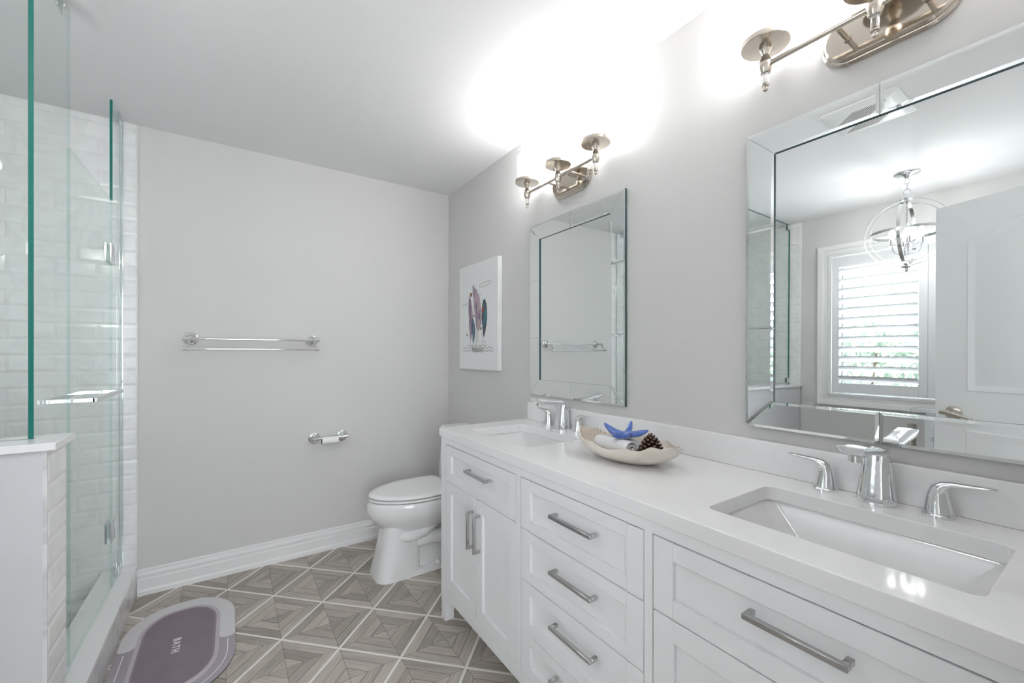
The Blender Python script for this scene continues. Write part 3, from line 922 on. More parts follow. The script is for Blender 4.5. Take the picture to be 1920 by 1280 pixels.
FE = {
 'f1': ([(0.1411, 1.6157), (0.1702, 1.5782), (0.1889, 1.5082), (0.1932, 1.4398), (0.1817, 1.3723), (0.1644, 1.3249), (0.1499, 1.3666), (0.1381, 1.4431), (0.1337, 1.5403)], [(0.10, 0.08, 0.15), (0.22, 0.17, 0.31), (0.42, 0.30, 0.33), (0.50, 0.46, 0.48)]),
 'f2': ([(0.1889, 1.6799), (0.227, 1.66), (0.2724, 1.6144), (0.2953, 1.5525), (0.3112, 1.4657), (0.2953, 1.4141), (0.2656, 1.3824), (0.2409, 1.4035), (0.2214, 1.4719), (0.2031, 1.5613)], [(0.10, 0.09, 0.16), (0.34, 0.27, 0.36), (0.52, 0.42, 0.44), (0.36, 0.27, 0.24)]),
 'f3': ([(0.3414, 1.5792), (0.3684, 1.5454), (0.3773, 1.4868), (0.3684, 1.4167), (0.3453, 1.3531), (0.3349, 1.3404), (0.3218, 1.3865), (0.3112, 1.4657), (0.3165, 1.5439)], [(0.04, 0.05, 0.08), (0.06, 0.20, 0.24), (0.05, 0.06, 0.09), (0.20, 0.14, 0.13)]),
 'f4': ([(0.1903, 1.4741), (0.2172, 1.4249), (0.227, 1.3773), (0.2144, 1.3305), (0.196, 1.3037), (0.1846, 1.3585), (0.1789, 1.427)], [(0.05, 0.08, 0.13), (0.10, 0.20, 0.27), (0.35, 0.42, 0.46)])}
for i, (k, (pts, stops)) in enumerate(FE.items()):
    sm = smooth_loop(pts)
    # ragged barbs along the outline
    c = Vector((sum(p[0] for p in sm) / len(sm), sum(p[1] for p in sm) / len(sm)))
    rag = [tuple(c + (Vector(p) - c) * (1 + (0.045 if j % 3 == 0 else -0.015))) if True else p for j, p in enumerate(sm)]
    art('feather', feather_mat('feather_' + 'abcd'[i], stops), rag)
art('feather_patch', pbr('red_ink', (0.45, 0.08, 0.05), 0.8), smooth_loop([(0.325, 1.535), (0.338, 1.520), (0.335, 1.495), (0.322, 1.500)]))
art('feather_patch', pbr('teal_ink', (0.08, 0.27, 0.30), 0.8), smooth_loop([(0.352, 1.520), (0.366, 1.49), (0.352, 1.43), (0.338, 1.40), (0.345, 1.46)]))
for a, b in (((0.150, 1.60), (0.1601, 1.290)), ((0.205, 1.66), (0.262, 1.45)), ((0.343, 1.57), (0.3192, 1.293)), ((0.196, 1.45), (0.196, 1.296)), ((0.262, 1.45), (0.2353, 1.290))):
    art('quill', 'quill', line([a, b], 0.0026))
for k in range(8):
    z = 1.385 - k * 0.0105
    art('quill_barb', 'quill', line([(0.250 - k * .001, z - .003), (0.268, z + .004)], 0.0018))
art('halo', 'ink', line([(0.3528 + 0.071 * math.cos(a) - 0.0 * math.sin(a), 1.6705 + 0.0125 * math.sin(a) + 0.006 * math.cos(a)) for a in [2 * PI * k / 48 for k in range(49)]], 0.0018))
for (a, z), s in zip([(0.1688, 1.6236), (0.2088, 1.4823), (0.3006, 1.3967), (0.1144, 1.3609), (0.3517, 1.312), (0.2953, 1.6157), (0.1233, 1.421)], (0.024, 0.014, 0.016, 0.013, 0.008, 0.006, 0.005)):
    hgt = s * 1.0
    art('small_mark', 'brownink' if s > 0.008 else 'ink', [(a - s / 2, z - hgt / 2), (a + s / 2, z - hgt / 2), (a + s / 2, z + hgt / 2), (a - s / 2, z + hgt / 2)])
for k in range(7):
    a = 0.046 + k * 0.0135
    art('faint_mark', 'greyink', line([(a, 1.556 + k * .0012), (a + 0.008, 1.569 + k * .0012)], 0.0045))
def wave(a0, a1, z, n):
    return line([(a0 + (a1 - a0) * i / 60, z + 0.0042 * math.sin(2 * PI * n * i / 60)) for i in range(61)], 0.0021)
for a0, a1, z, n in ((0.123, 0.374, 1.2885, 5), (0.055, 0.448, 1.2745, 7), (0.182, 0.330, 1.2690, 3.5), (0.055, 0.448, 1.2555, 7), (0.182, 0.330, 1.2620, 3.5), (0.190, 0.32, 1.2500, 3)):
    art('printed_wave', 'ink', wave(a0, a1, z, n))

# ================================================================== TOWEL BAR and PAPER HOLDER on the far wall
tb = thing('towel_bar', 'chrome double towel bar on the far wall left of the toilet', 'towel bar', (0.106, YW, 1.318))
FL = [(0.034, 0.0008), (0.034, 0.006), (0.029, 0.010), (0.026, 0.0105), (0.022, 0.016), (0.014, 0.020), (0.010, 0.024), (0.010, 0.070)]
for x, sx in ((-0.190, -1), (0.405, 1)):
    m = MB(); m.lathe([(r, -h) for r, h in FL], (x, YW, 1.320), axis='y', n=32); f = m.build('flange', 'chrome', tb, smooth=40)
    m = MB(); m.tube([(x, YW - 0.066, 1.320), (x + sx * .004, YW - 0.080, 1.310), (x + sx * .004, YW - 0.100, 1.285), (x + sx * .004, YW - 0.119, 1.264)], [0.009, 0.008, 0.006, 0.006], 14)
    m.build('bracket', 'chrome', f, smooth=50)
m = MB(); m.cyl((-0.222, YW - 0.070, 1.318), (0.434, YW - 0.070, 1.318), 0.0062, 16)
for x in (-0.21, 0.425): m.cyl((x - 0.014, YW - 0.070, 1.318), (x + 0.014, YW - 0.070, 1.318), 0.0078, 16)
m.build('upper_rail', 'chrome', tb, smooth=40)
m = MB(); m.cyl((-0.218, YW - 0.120, 1.263), (0.430, YW - 0.120, 1.263), 0.0060, 16)
for x in (-0.200, 0.412): m.cyl((x - 0.015, YW - 0.120, 1.263), (x + 0.015, YW - 0.120, 1.263), 0.0085, 16)
m.build('lower_rail', 'chrome', tb, smooth=40)

tp = thing('toilet_paper_holder', 'chrome toilet paper holder with round wall flanges above the toilet', 'toilet paper holder', (0.50, YW, 0.716))
for x in (0.419, 0.582):
    m = MB(); m.lathe([(r * 0.97, -h) for r, h in FL], (x, YW, 0.712), axis='y', n=32); m.build('flange', 'chrome', tp, smooth=40)
for xa, xb2 in ((0.400, 0.470), (0.530, 0.602)):
    m = MB(); m.cyl((xa, YW - 0.070, 0.716), (xb2, YW - 0.070, 0.716), 0.0085, 16); m.build('end_post', 'chrome', tp, smooth=40)
m = MB(); m.cyl((0.462, YW - 0.070, 0.716), (0.538, YW - 0.070, 0.716), 0.0050, 14); m.build('spindle', 'chrome', tp, smooth=40)
rl = thing('toilet_roll', 'nearly finished white toilet roll hanging on the chrome holder', 'toilet roll', (0.498, YW - 0.070, 0.7035))
m = MB(); m.lathe([(0.0205, -0.047), (0.0222, -0.047), (0.0222, 0.047), (0.0205, 0.047)], (0.498, YW - 0.070, 0.7020), axis='x', n=32, cap0=False, cap1=False)
m.build('paper', 'paper', rl, smooth=40)
m = MB(); m.lathe([(0.0188, -0.0472), (0.0203, -0.0472), (0.0203, 0.0472), (0.0188, 0.0472), (0.0188, -0.0472)], (0.498, YW - 0.070, 0.7020), axis='x', n=32, cap0=False, cap1=False)
m.build('core', 'core', rl, smooth=40)

# ================================================================== TOILET (faces the shower)
TY = 2.350
to = thing('toilet', 'white porcelain toilet with closed lid between vanity and far wall', 'toilet', (0.98, TY, 0))
def egg(xf, xb, hw, z, n=40, back=3.4, wx=0.58, front=1.85):
    """outline with a pointed-round front (small x) and a squarish back"""
    xm = xf + (xb - xf) * wx; pts = []
    for k in range(n):
        q = 2 * PI * k / n; c, s = math.cos(q), math.sin(q)
        e = front if c < 0 else back
        px = math.copysign(abs(c) ** (2 / e), c); py = math.copysign(abs(s) ** (2 / e), s)
        pts.append((xm + px * ((xm - xf) if c < 0 else (xb - xm)), TY + py * hw, z))
    return pts
m = MB()
# column
m.loft([egg(0.640, 0.890, 0.122, 0.0005, front=4, back=5, wx=.5), egg(0.642, 0.888, 0.121, 0.012, front=4, back=5, wx=.5), egg(0.660, 0.885, 0.113, 0.09, front=3.6, back=5, wx=.5),
        egg(0.676, 0.885, 0.106, 0.17, front=3.2, back=5, wx=.5), egg(0.688, 0.892, 0.103, 0.25, front=2.8, back=4, wx=.5), egg(0.69, 0.90, 0.100, 0.30, front=2.6, back=4, wx=.5)])
# bowl
m.loft([egg(0.720, 1.00, 0.085, 0.225), egg(0.692, 1.05, 0.122, 0.258), egg(0.660, 1.10, 0.147, 0.290), egg(0.632, 1.12, 0.168, 0.322), egg(0.620, 1.13, 0.178, 0.345), egg(0.613, 1.135, 0.183, 0.365),
        egg(0.612, 1.135, 0.184, 0.395), egg(0.614, 1.135, 0.184, 0.410), egg(0.622, 1.13, 0.177, 0.421), egg(0.66, 1.10, 0.14, 0.422)])
# trapway bulge on each side, and foot
for s in (-1, 1):
    m.tube([(0.752, TY + s * 0.086, 0.224), (0.758, TY + s * 0.087, 0.224), (0.775, TY + s * 0.090, 0.224), (0.82, TY + s * 0.098, 0.222), (0.90, TY + s * 0.094, 0.232), (0.98, TY + s * 0.080, 0.275), (1.06, TY + s * 0.06, 0.32)], [0.004, 0.015, 0.026, 0.032, 0.034, 0.036, 0.036], 16)
    m.tube([(0.86, TY + s * 0.070, 0.165), (0.95, TY + s * 0.078, 0.185), (1.04, TY + s * 0.075, 0.165), (1.11, TY + s * 0.06, 0.10), (1.13, TY + s * 0.05, 0.03)], [0.03, 0.04, 0.045, 0.05, 0.05], 16)
m.prism(rrect(0.80, 1.25, TY - 0.121, TY + 0.121, 0.05), 'z', 0.0005, 0.028)
m.prism(rrect(0.85, 1.23, TY - 0.075, TY + 0.075, 0.04), 'z', 0.028, 0.20)
m.prism(rrect(0.95, 1.31, TY - 0.13, TY + 0.13, 0.05), 'z', 0.30, 0.421)
bowl = m.build('bowl', 'porcelain', to, smooth=45)
m = MB(); m.sphere((0.985, TY - 0.097, 0.030), 0.017, sc=(1, 1, 1.1)); m.build('bolt_cap', 'plastic', to, smooth=60)
m = MB(); m.loft([egg(0.622, 1.09, 0.179, 0.4265, back=6), egg(0.619, 1.091, 0.182, 0.4290, back=6), egg(0.619, 1.091, 0.182, 0.4370, back=6), egg(0.622, 1.09, 0.180, 0.4395, back=6)]); m.build('seat', 'plastic', to, smooth=40)
m = MB(); m.loft([egg(0.624, 1.088, 0.178, 0.4435, back=6), egg(0.621, 1.090, 0.181, 0.446, back=6), egg(0.621, 1.090, 0.181, 0.4535, back=6), egg(0.627, 1.085, 0.176, 0.4590, back=6), egg(0.66, 1.06, 0.15, 0.4610, back=6), egg(0.74, 1.0, 0.09, 0.4620, back=6)]); m.build('lid', 'plastic', to, smooth=50)
for s in (-1, 1):
    m = MB(); m.cyl((1.103, TY + s * .075 - .02, .435), (1.103, TY + s * .075 + .02, .435), .012); m.build('hinge', 'plastic', to, smooth=40)
m = MB(); m.loft([[(x, y, z) for x, y in rrect(1.118 + q, 1.318, TY - 0.212 + q / 2, TY + 0.212 - q / 2, 0.03)] for z, q in ((0.4215, 0.006), (0.45, 0.0), (0.60, 0.010), (0.735, 0.018))])
m.build('tank', 'porcelain', to, smooth=40)
m = MB(); m.loft([[(x, y, z) for x, y in rrect(1.128 + q, 1.322, TY - 0.212 + q, TY + 0.212 - q, 0.032)] for z, q in ((0.7355, 0.004), (0.738, 0), (0.756, 0), (0.765, 0.006))])
m.build('tank_lid', 'porcelain', to, smooth=40)
m = MB(); m.cyl((1.132, TY - 0.15, 0.69), (1.105, TY - 0.15, 0.69), 0.010); m.tube([(1.108, TY - 0.15, 0.69), (1.106, TY - 0.10, 0.685), (1.108, TY - 0.07, 0.68)], 0.007); m.build('flush_lever', 'chrome', to, smooth=40)

# ================================================================== BATH MAT
MXC, MYC = -0.197, 2.262
def pill(hx, hy, r, n=14):
    """rounded rectangle with soft (superelliptic) corners"""
    pts = []
    for sx, sy, a0 in ((1, -1, -90), (1, 1, 0), (-1, 1, 90), (-1, -1, 180)):
        for k in range(n + 1):
            a = math.radians(a0 + 90 * k / n)
            pts.append((MXC + sx * (hx - r[0]) + r[0] * math.cos(a), MYC + sy * (hy - r[1]) + r[1] * math.sin(a)))
    return pts
bmx = thing('bath_mat', 'mauve and pale grey oblong bath mat on the floor by the shower curb', 'bath mat', (MXC, MYC, 0))
m = MB(); m.prism(pill(0.2045, 0.367, (0.185, 0.225)), 'z', 0.0004, 0.004); m.build('underside', 'mat_rubber', bmx)
m = MB(); o_ = pill(0.205, 0.368, (0.185, 0.225)); m.prism(o_, 'z', 0.004, 0.0058)
surf = m.build('mat_surface', 'mat_base', bmx)
# pale upper half band with rounded ends
zt = 0.0060
out = pill(0.204, 0.367, (0.184, 0.224), 20); inn = pill(0.146, 0.302, (0.125, 0.165), 20)
def half(outl, inl, ylo_l, ylo_r):
    # both outlines start at the lower right, run counter-clockwise; keep the part above the cut
    cut = lambda p: p[1] > (ylo_l if p[0] < MXC else ylo_r)
    # finer sampling: interpolate straight sides
    def dens(L):
        r = []
        for i in range(len(L)):
            a = Vector(L[i]); b = Vector(L[(i + 1) % len(L)]); k = max(1, int((b - a).length / 0.008))
            r += [tuple(a + (b - a) * (t / k)) for t in range(k)]
        return r
    A = [p for p in dens(outl) if cut(p)]; B = [p for p in dens(inl) if cut(p)]
    A = sorted(A, key=lambda p: math.atan2(p[0] - MXC, p[1] - 2.05)); B = sorted(B, key=lambda p: math.atan2(p[0] - MXC, p[1] - 2.05))
    def cap(p, q, n=8):     # rounded end between p and q, bulging down
        p, q = Vector(p), Vector(q); c = (p + q) / 2; d = (q - p) / 2
        w = Vector((0, -1)) * d.length * 0.75
        return [tuple(c - d * math.cos(PI * k / n) + w * math.sin(PI * k / n)) for k in range(1, n)]
    return A + cap(A[-1], B[-1]) + B[::-1] + cap(B[0], A[0])
m = MB(); m.prism(half(out, inn, 2.335, 2.225), 'z', 0.0055, zt); m.build('pale_band', 'mat_light', surf)
w1 = pill(0.177, 0.337, (0.155, 0.195), 20)
def ring_band(a, b, z): 
    mm = MB(); mm.loft([[(x, y, z) for x, y in a], [(x, y, z) for x, y in b]], cap0=False, cap1=False); return mm
keep = [p for p in w1 if p[1] < 2.2]
keep = sorted(keep, key=lambda p: math.atan2(p[0] - MXC, -(p[1] - 2.35)))
m = MB(); m.prism(line([(keep[0][0], 2.30)] + keep + [(keep[-1][0], 2.19)], 0.0035), 'z', 0.0055, 0.00595); m.build('white_line', 'text', surf)
m = MB(); m.prism(pill(0.146, 0.302, (0.125, 0.165), 20), 'z', 0.0055, 0.0063); m.build('inner_ring', 'mat_ring', surf)
m = MB(); m.prism([(x - 0.0, y + 0.004) for x, y in pill(0.1315, 0.283, (0.113, 0.150), 20)], 'z', 0.0055, 0.0065); m.build('ring_edge', 'mat_edge', surf)  # dark mauve edge, part of the mat's pattern
m = MB(); m.prism(pill(0.124, 0.276, (0.107, 0.145), 20), 'z', 0.0055, 0.0068); m.build('centre_field', 'mat_dark', surf)
cu_ = bpy.data.curves.new('lettering', 'FONT'); cu_.body = 'BATH'; cu_.size = 0.036; cu_.align_x = 'CENTER'; cu_.align_y = 'CENTER'
cu_.offset = 0.0012; cu_.space_character = 1.25; cu_.extrude = 0.0002
tmp = bpy.data.objects.new('tmp', cu_); COL.objects.link(tmp)
bpy.context.view_layer.update()
lm = bpy.data.meshes.new_from_object(tmp.evaluated_get(bpy.context.evaluated_depsgraph_get()))
bpy.data.objects.remove(tmp)
lm.transform(Matrix.Translation((-0.202 - MXC, 2.258 - MYC, 0.0071)) @ Matrix.Rotation(-PI / 2, 4, 'Z'))
lm.materials.clear(); lm.materials.append(MAT['text'])
lo = bpy.data.objects.new('lettering', lm); COL.objects.link(lo); lo.parent = surf

# ================================================================== SHOWER GLASS
GX = -0.466; GT = 0.010
def pane_box(mb, x0, x1, y0, y1, z0, z1, thin):
    """glass slab: large faces clear (0), edges green (1)"""
    c = [(x0, y0, z0), (x1, y0, z0), (x1, y1, z0), (x0, y1, z0), (x0, y0, z1), (x1, y0, z1), (x1, y1, z1), (x0, y1, z1)]
    fs = {'z': [(0, 3, 2, 1), (4, 5, 6, 7)], 'y': [(0, 1, 5, 4), (2, 3, 7, 6)], 'x': [(1, 2, 6, 5), (3, 0, 4, 7)]}
    o = len(mb.v); mb.v += [Vector(p) for p in c]
    for ax, L in fs.items():
        for f in L: mb.f.append([i + o for i in f]); mb.mi.append(0 if ax == thin else 1)
x0, x1 = GX - GT / 2, GX + GT / 2
CAPZ = PZ + 0.0206
def clip(parent, x, y, z, thin, w=0.045, h=0.045):
    m = MB()
    for s in (-1, 1):
        if thin == 'x': m.box(x + s * GT / 2, x + s * (GT / 2 + 0.006), y - w / 2, y + w / 2, z - h / 2, z + h / 2)
        else: m.box(x - w / 2, x + w / 2, y + s * GT / 2, y + s * (GT / 2 + 0.006), z - h / 2, z + h / 2)
    return m.build('clip', 'chrome', parent, bevel=0.001, seg=1)
# panel standing on the pony wall, across the shower
g1 = thing('shower_screen', 'clear glass panel standing on the half wall, green edge at the left', 'shower screen', (-0.96, 1.707, CAPZ), 'fixed shower glass panels')
m = MB(); pane_box(m, XL + 0.016, GX - GT / 2 - 0.001, 1.702, 1.712, CAPZ, ZC - 0.006, 'y'); m.build('pane', ['glass', 'glass_edge'], g1)
clip(g1, XL + 0.04, 1.707, CAPZ + 0.03, 'y'); clip(g1, XL + 0.04, 1.707, ZC - 0.03, 'y')
# return panel, notched over the half wall
g2 = thing('shower_screen', 'narrow clear return panel notched over the half wall, beside the shower door', 'shower screen', (GX, 1.86, 0.166), 'fixed shower glass panels')
poly = [(1.702, CAPZ), (PY1 + 0.012, CAPZ), (PY1 + 0.012, 0.1665), (2.014, 0.1665), (2.014, ZC - 0.006), (1.702, ZC - 0.006)]
m = MB(); n = len(poly)
vs = [(x0, *p) for p in poly] + [(x1, *p) for p in poly]
m.add(vs, [tuple(range(n)), tuple(range(2 * n - 1, n - 1, -1))], mi=0)
m.add(vs, [(i, (i + 1) % n, n + (i + 1) % n, n + i) for i in range(n - 1)], mi=1)
m.add(vs, [(n - 1, 0, n, 2 * n - 1)], mi=2)
m.build('pane', ['glass', 'glass_side', 'glass_edge'], g2, recalc=False)
clip(g2, GX, 1.955, ZC - 0.026, 'x', 0.05, 0.04); clip(g2, GX, 1.90, 0.190, 'x')
# fixed panel against the far wall
g3 = thing('shower_screen', 'tall narrow glass panel fixed to the tiled far wall, hinging the shower door', 'shower screen', (GX, 2.72, 0.166), 'fixed shower glass panels')
m = MB(); pz = [0.1665, 1.942, ZC - 0.006]; ya, yb = 2.611, YW - 0.0175
for za, zb in zip(pz, pz[1:]):
    m.add([(x0, ya, za), (x0, yb, za), (x0, yb, zb), (x0, ya, zb)], [(0, 1, 2, 3)], 0); m.add([(x1, ya, za), (x1, yb, za), (x1, yb, zb), (x1, ya, zb)], [(3, 2, 1, 0)], 0)
    m.add([(x0, ya, za), (x1, ya, za), (x1, ya, zb), (x0, ya, zb)], [(0, 1, 2, 3)], 1 if za > 1 else 2); m.add([(x0, yb, za), (x1, yb, za), (x1, yb, zb), (x0, yb, zb)], [(3, 2, 1, 0)], 2)
for z in (pz[0], pz[2]): m.add([(x0, ya, z), (x1, ya, z), (x1, yb, z), (x0, yb, z)], [(0, 1, 2, 3)], 2)
m.build('pane', ['glass', 'glass_edge', 'glass_side'], g3, recalc=False)
m = MB(); m.box(x0 - 0.002, x0 - 0.0003, YW - 0.03, YW - 0.0155, 0.1665, ZC - 0.004); m.box(x1 + 0.0003, x1 + 0.002, YW - 0.03, YW - 0.0155, 0.1665, ZC - 0.004)
m.build('wall_channel', 'chrome', g3)
clip(g3, GX, 2.735, ZC - 0.035, 'x', 0.045, 0.055); clip(g3, GX, 2.735, 0.195, 'x', 0.045, 0.055)
# door leaf
g4 = thing('shower_door', 'clear glass shower door with square chrome handle above the curb', 'shower door', (GX, 2.31, 0.175))
m = MB(); pane_box(m, x0, x1, 2.020, 2.605, 0.176, 1.942, 'x'); m.build('pane', ['glass', 'glass_side'], g4)
for z in (1.694, 0.434):
    m = MB()
    for s in (-1, 1):
        xa, xb2 = GX + s * GT / 2, GX + s * (GT / 2 + 0.007)
        m.box(xa, xb2, 2.555, 2.6045, z - 0.045, z + 0.045)
    m.build('hinge', 'chrome', g4, bevel=0.001, seg=1)
for z in (1.694, 0.434):
    m = MB()
    for s in (-1, 1): m.box(GX + s * GT / 2, GX + s * (GT / 2 + 0.007), 2.6115, 2.650, z - 0.045, z + 0.045)
    m.build('hinge_leaf', 'chrome', g3, bevel=0.001, seg=1)
m = MB(); hz = 1.079
for s in (-1, 1):
    xo = GX + s * 0.062
    m.box(xo - 0.0065, xo + 0.0065, 2.032, 2.445, hz - 0.008, hz + 0.008)
    for y in (2.040, 2.430): m.box(GX + s * 0.0052, xo, y - 0.008, y + 0.008, hz - 0.0075, hz + 0.0075)
m.build('handle', 'chrome', g4, bevel=0.0012, seg=1)

# ================================================================== SHELL BOWL and what lies in it
BC = Vector((1.085, 0.942, ZT)); BA = math.radians(96)
bw = thing('shell_bowl', 'cream shell-shaped bowl on the counter between the two basins', 'bowl', tuple(BC))
def bowl_pt(u, th, inner):
    """u 0..1 base->rim, th angle; long axis local x"""
    L, Wd, H = 0.178, 0.102, 0.073
    base = 0.28
    r = base + (1 - base) * math.sin(u * PI / 2) ** 0.95
    c, s = math.cos(th), math.sin(th)
    ripple = 1 + 0.025 * u * u * math.sin(9 * th + 0.6) + 0.008 * u * u * math.sin(15 * th)
    x = L * r * math.copysign(abs(c) ** 0.86, c) * ripple; y = Wd * r * math.copysign(abs(s) ** 0.80, s) * ripple
    tip = (abs(c) ** 2.2) * (0.026 if c > 0 else 0.012)
    z = (H * (1 - math.cos(u * PI / 2)) ** 0.85) * (0.80 + 0.08 * math.sin(3 * th + .3)) + u ** 3 * (tip + 0.004 * math.sin(11 * th))
    if inner:
        x *= 0.975; y *= 0.96; z += 0.0045 * (1 - u) + 0.0005
    return Vector((x, y, z + 0.0004))
NT, NU = 72, 12
rings = [[bowl_pt(i / NU, 2 * PI * k / NT, False) for k in range(NT)] for i in range(NU + 1)]
rin = [[bowl_pt(i / NU, 2 * PI * k / NT, True) for k in range(NT)] for i in range(NU, -1, -1)]
m = MB(); nr = len(rings)
m.loft(rings, cap0=True, cap1=False, mi=0); m.loft([rings[-1], rin[0]], False, False, mi=0); m.loft(rin, cap0=False, cap1=True, mi=1)
m.v = [p + BC for p in m.v]
m.build('shell_body', ['shell', 'shell_in'], bw, smooth=60)
bw.rotation_euler = (0, 0, BA)

def in_bowl(x, y, z=0): return BC + Matrix.Rotation(BA, 3, 'Z') @ Vector((x, y, z))
# rolled towel: spiral section swept along the roll
def towel():
    t = thing('rolled_towel', 'small rolled white towel lying in the shell bowl', 'towel', tuple(in_bowl(0.02, 0.0, 0.03)))
    sec = []
    for k in range(90):
        a = k / 89 * 2.6 * 2 * PI; r = 0.006 + 0.0265 * (k / 89)
        sec.append((r * math.cos(a + 1.9), r * math.sin(a + 1.9)))
    th = 0.0052; inner = []
    for k in range(89, -1, -1):
        a = k / 89 * 2.6 * 2 * PI; r = max(0.0012, 0.006 + 0.0265 * (k / 89) - th)
        inner.append((r * math.cos(a + 1.9), r * math.sin(a + 1.9)))
    sec = sec + inner
    rings = []
    # axis in bowl-local coordinates, from the shell end to the front
    A, B = Vector((0.108, 0.006, 0.046)), Vector((-0.046, 0.036, 0.047))
    d = (B - A).normalized(); sd = d.cross(Vector((0, 0, 1))).normalized(); up = sd.cross(d)
    N = 14
    for i in range(N + 1):
        s = i / N; c = A + (B - A) * s
        k = 1.0 - 0.12 * (1 - min(1, s * 6)) + 0.05 * math.sin(s * 7)
        wd = 1.12 + 0.06 * math.sin(s * 5)
        rings.append([in_bowl(*(c + sd * (a * k * wd) + up * (b * k))) for a, b in sec])
    m = MB(); m.loft(rings)
    m.build('towel_roll', 'towel', t, smooth=60)
    # second fold lying behind
    rings = []
    A, B = Vector((0.080, -0.036, 0.048)), Vector((-0.040, -0.018, 0.051)); d = (B - A).normalized(); sd = d.cross(Vector((0, 0, 1))).normalized(); up = sd.cross(d)
    for i in range(9):
        s = i / 8; c = A + (B - A) * s; kk = 0.55 + 0.45 * math.sin(PI * min(1, .15 + s * .85))
        rings.append([in_bowl(*(c + sd * (0.026 * kk * math.cos(2 * PI * q / 24)) + up * (0.021 * kk * math.sin(2 * PI * q / 24)))) for q in range(24)])
    m = MB(); m.loft(rings); m.build('towel_fold', 'towel', t, smooth=60)
    return t
towel()

def starfish():
    c = in_bowl(0.006, 0.000, 0.0815)
    t = thing('glass_starfish', 'translucent blue glass starfish resting on the rolled towel', 'ornament', tuple(c))
    n = 60; top = []; 
    arms = [(0.05, 0.074, 0.034), (1.30, 0.056, 0.010), (2.45, 0.060, 0.022), (3.60, 0.078, 0.016), (4.75, 0.056, 0.036)]   # angle, length, curl up
    rings = []
    def outline(scale):
        pts = []
        for k in range(n * 2):
            a = 2 * PI * k / (n * 2); r = 0.021; zc = 0
            for aa, L, cz in arms:
                dd = math.atan2(math.sin(a - aa), math.cos(a - aa)); w = math.exp(-(dd / 0.31) ** 2)
                if 0.021 + (L - 0.021) * w > r: 
                    r = max(r, 0.021 + (L - 0.021) * w)
                zc += cz * w * (max(0, (0.017 + (L - 0.017) * w) * scale - 0.014) / (L - 0.014)) ** 1.4
            pts.append((r * scale * math.cos(a), r * scale * math.sin(a), zc))
        return pts
    lay = [(0.02, 0.0130), (0.35, 0.0120), (0.7, 0.0095), (0.92, 0.0055), (1.0, 0.0), (0.92, -0.0045), (0.7, -0.006), (0.35, -0.0065), (0.02, -0.0065)]
    R_ = Matrix.Rotation(BA + 0.12, 3, 'Z') @ Matrix.Rotation(-0.10, 3, 'X')
    for sc_, h in lay: rings.append([c + R_ @ Vector((x, y, z + h)) for x, y, z in outline(sc_)])
    m = MB(); m.loft(rings); m.build('starfish_body', 'blue', t, smooth=70)
starfish()

def pinecone():
    c = in_bowl(-0.105, 0.020, 0.032)
    t = thing('pinecone', 'brown pinecone standing in the bowl beside the towel', 'pinecone', tuple(c))
    m = MB(); m.lathe([(0.012, 0.0), (0.019, 0.012), (0.014, 0.03), (0.006, 0.054), (0.001, 0.060)], tuple(c), n=14, mi=0)
    N = 78; ga = PI * (3 - math.sqrt(5))
    for i in range(N):
        s = i / (N - 1); z = 0.004 + 0.058 * s; a = i * ga
        r1 = 0.045 * (1 - s) ** 0.62 * (0.72 + 0.28 * min(1, s * 6)) + 0.003; w = 0.0086 * (1 - 0.5 * s); lift = 0.004 + 0.009 * s
        e = Vector((math.cos(a), math.sin(a), 0)); f = Vector((-math.sin(a), math.cos(a), 0)); k = Vector((0, 0, 1))
        b = c + k * z
        root, mid, tip = b + e * (r1 * .25), b + e * (r1 * .72) + k * lift * .5, b + e * r1 + k * lift
        vs = [root - f * w * .4, root + f * w * .4, mid + f * w, tip + f * w * .62, tip - f * w * .62, mid - f * w]
        th = k * 0.0042
        vs2 = [p - th for p in vs]
        m.add(vs + vs2, [(0, 1, 2, 5), (6, 11, 8, 7), (0, 6, 7, 1), (1, 7, 8, 2), (5, 11, 6, 0)], mi=0)
        m.add(vs + vs2, [(5, 2, 3, 4), (11, 10, 9, 8), (2, 8, 9, 3), (4, 10, 11, 5)], mi=0); m.add(vs + vs2, [(3, 9, 10, 4)], mi=1)
    m.build('cone_scales', ['cone', 'conetip'], t, recalc=False)
pinecone()

# ================================================================== CHANDELIER, VENT, TUB FILLER
CHX, CHY = -0.887, 0.807
ch = thing('chandelier', 'chrome orb chandelier with lit candle bulbs hanging before the window', 'chandelier', (CHX, CHY, ZC))
m = MB(); m.lathe([(0.064, ZC - 0.0005), (0.064, ZC - 0.006), (0.058, ZC - 0.012), (0.02, ZC - 0.020), (0.013, ZC - 0.028), (0.006, ZC - 0.034), (0.001, ZC - 0.034)], (CHX, CHY, 0), n=36); m.build('canopy', 'chrome', ch, smooth=40)
def ring_pts(c, r, ax, n=48, el=1.0):
    P = []
    for k in range(n):
        a = 2 * PI * k / n; u, w = r * math.cos(a), r * math.sin(a) * el
        P.append({'x': (c[0], c[1] + u, c[2] + w), 'y': (c[0] + u, c[1], c[2] + w), 'z': (c[0] + u, c[1] + w, c[2])}[ax])
    return P
m = MB()
m.tube(ring_pts((CHX, CHY, ZC - 0.052), 0.011, 'x', 20, 1.9), 0.0028, 8, closed=True)
m.tube(ring_pts((CHX, CHY, ZC - 0.088), 0.011, 'y', 20, 1.9), 0.0028, 8, closed=True)
m.tube(ring_pts((CHX, CHY, ZC - 0.120), 0.0175, 'x', 24, 1.0), 0.0030, 8, closed=True)
m.build('chain', 'chrome', ch, smooth=60)
CZ = 2.030; RO = 0.205
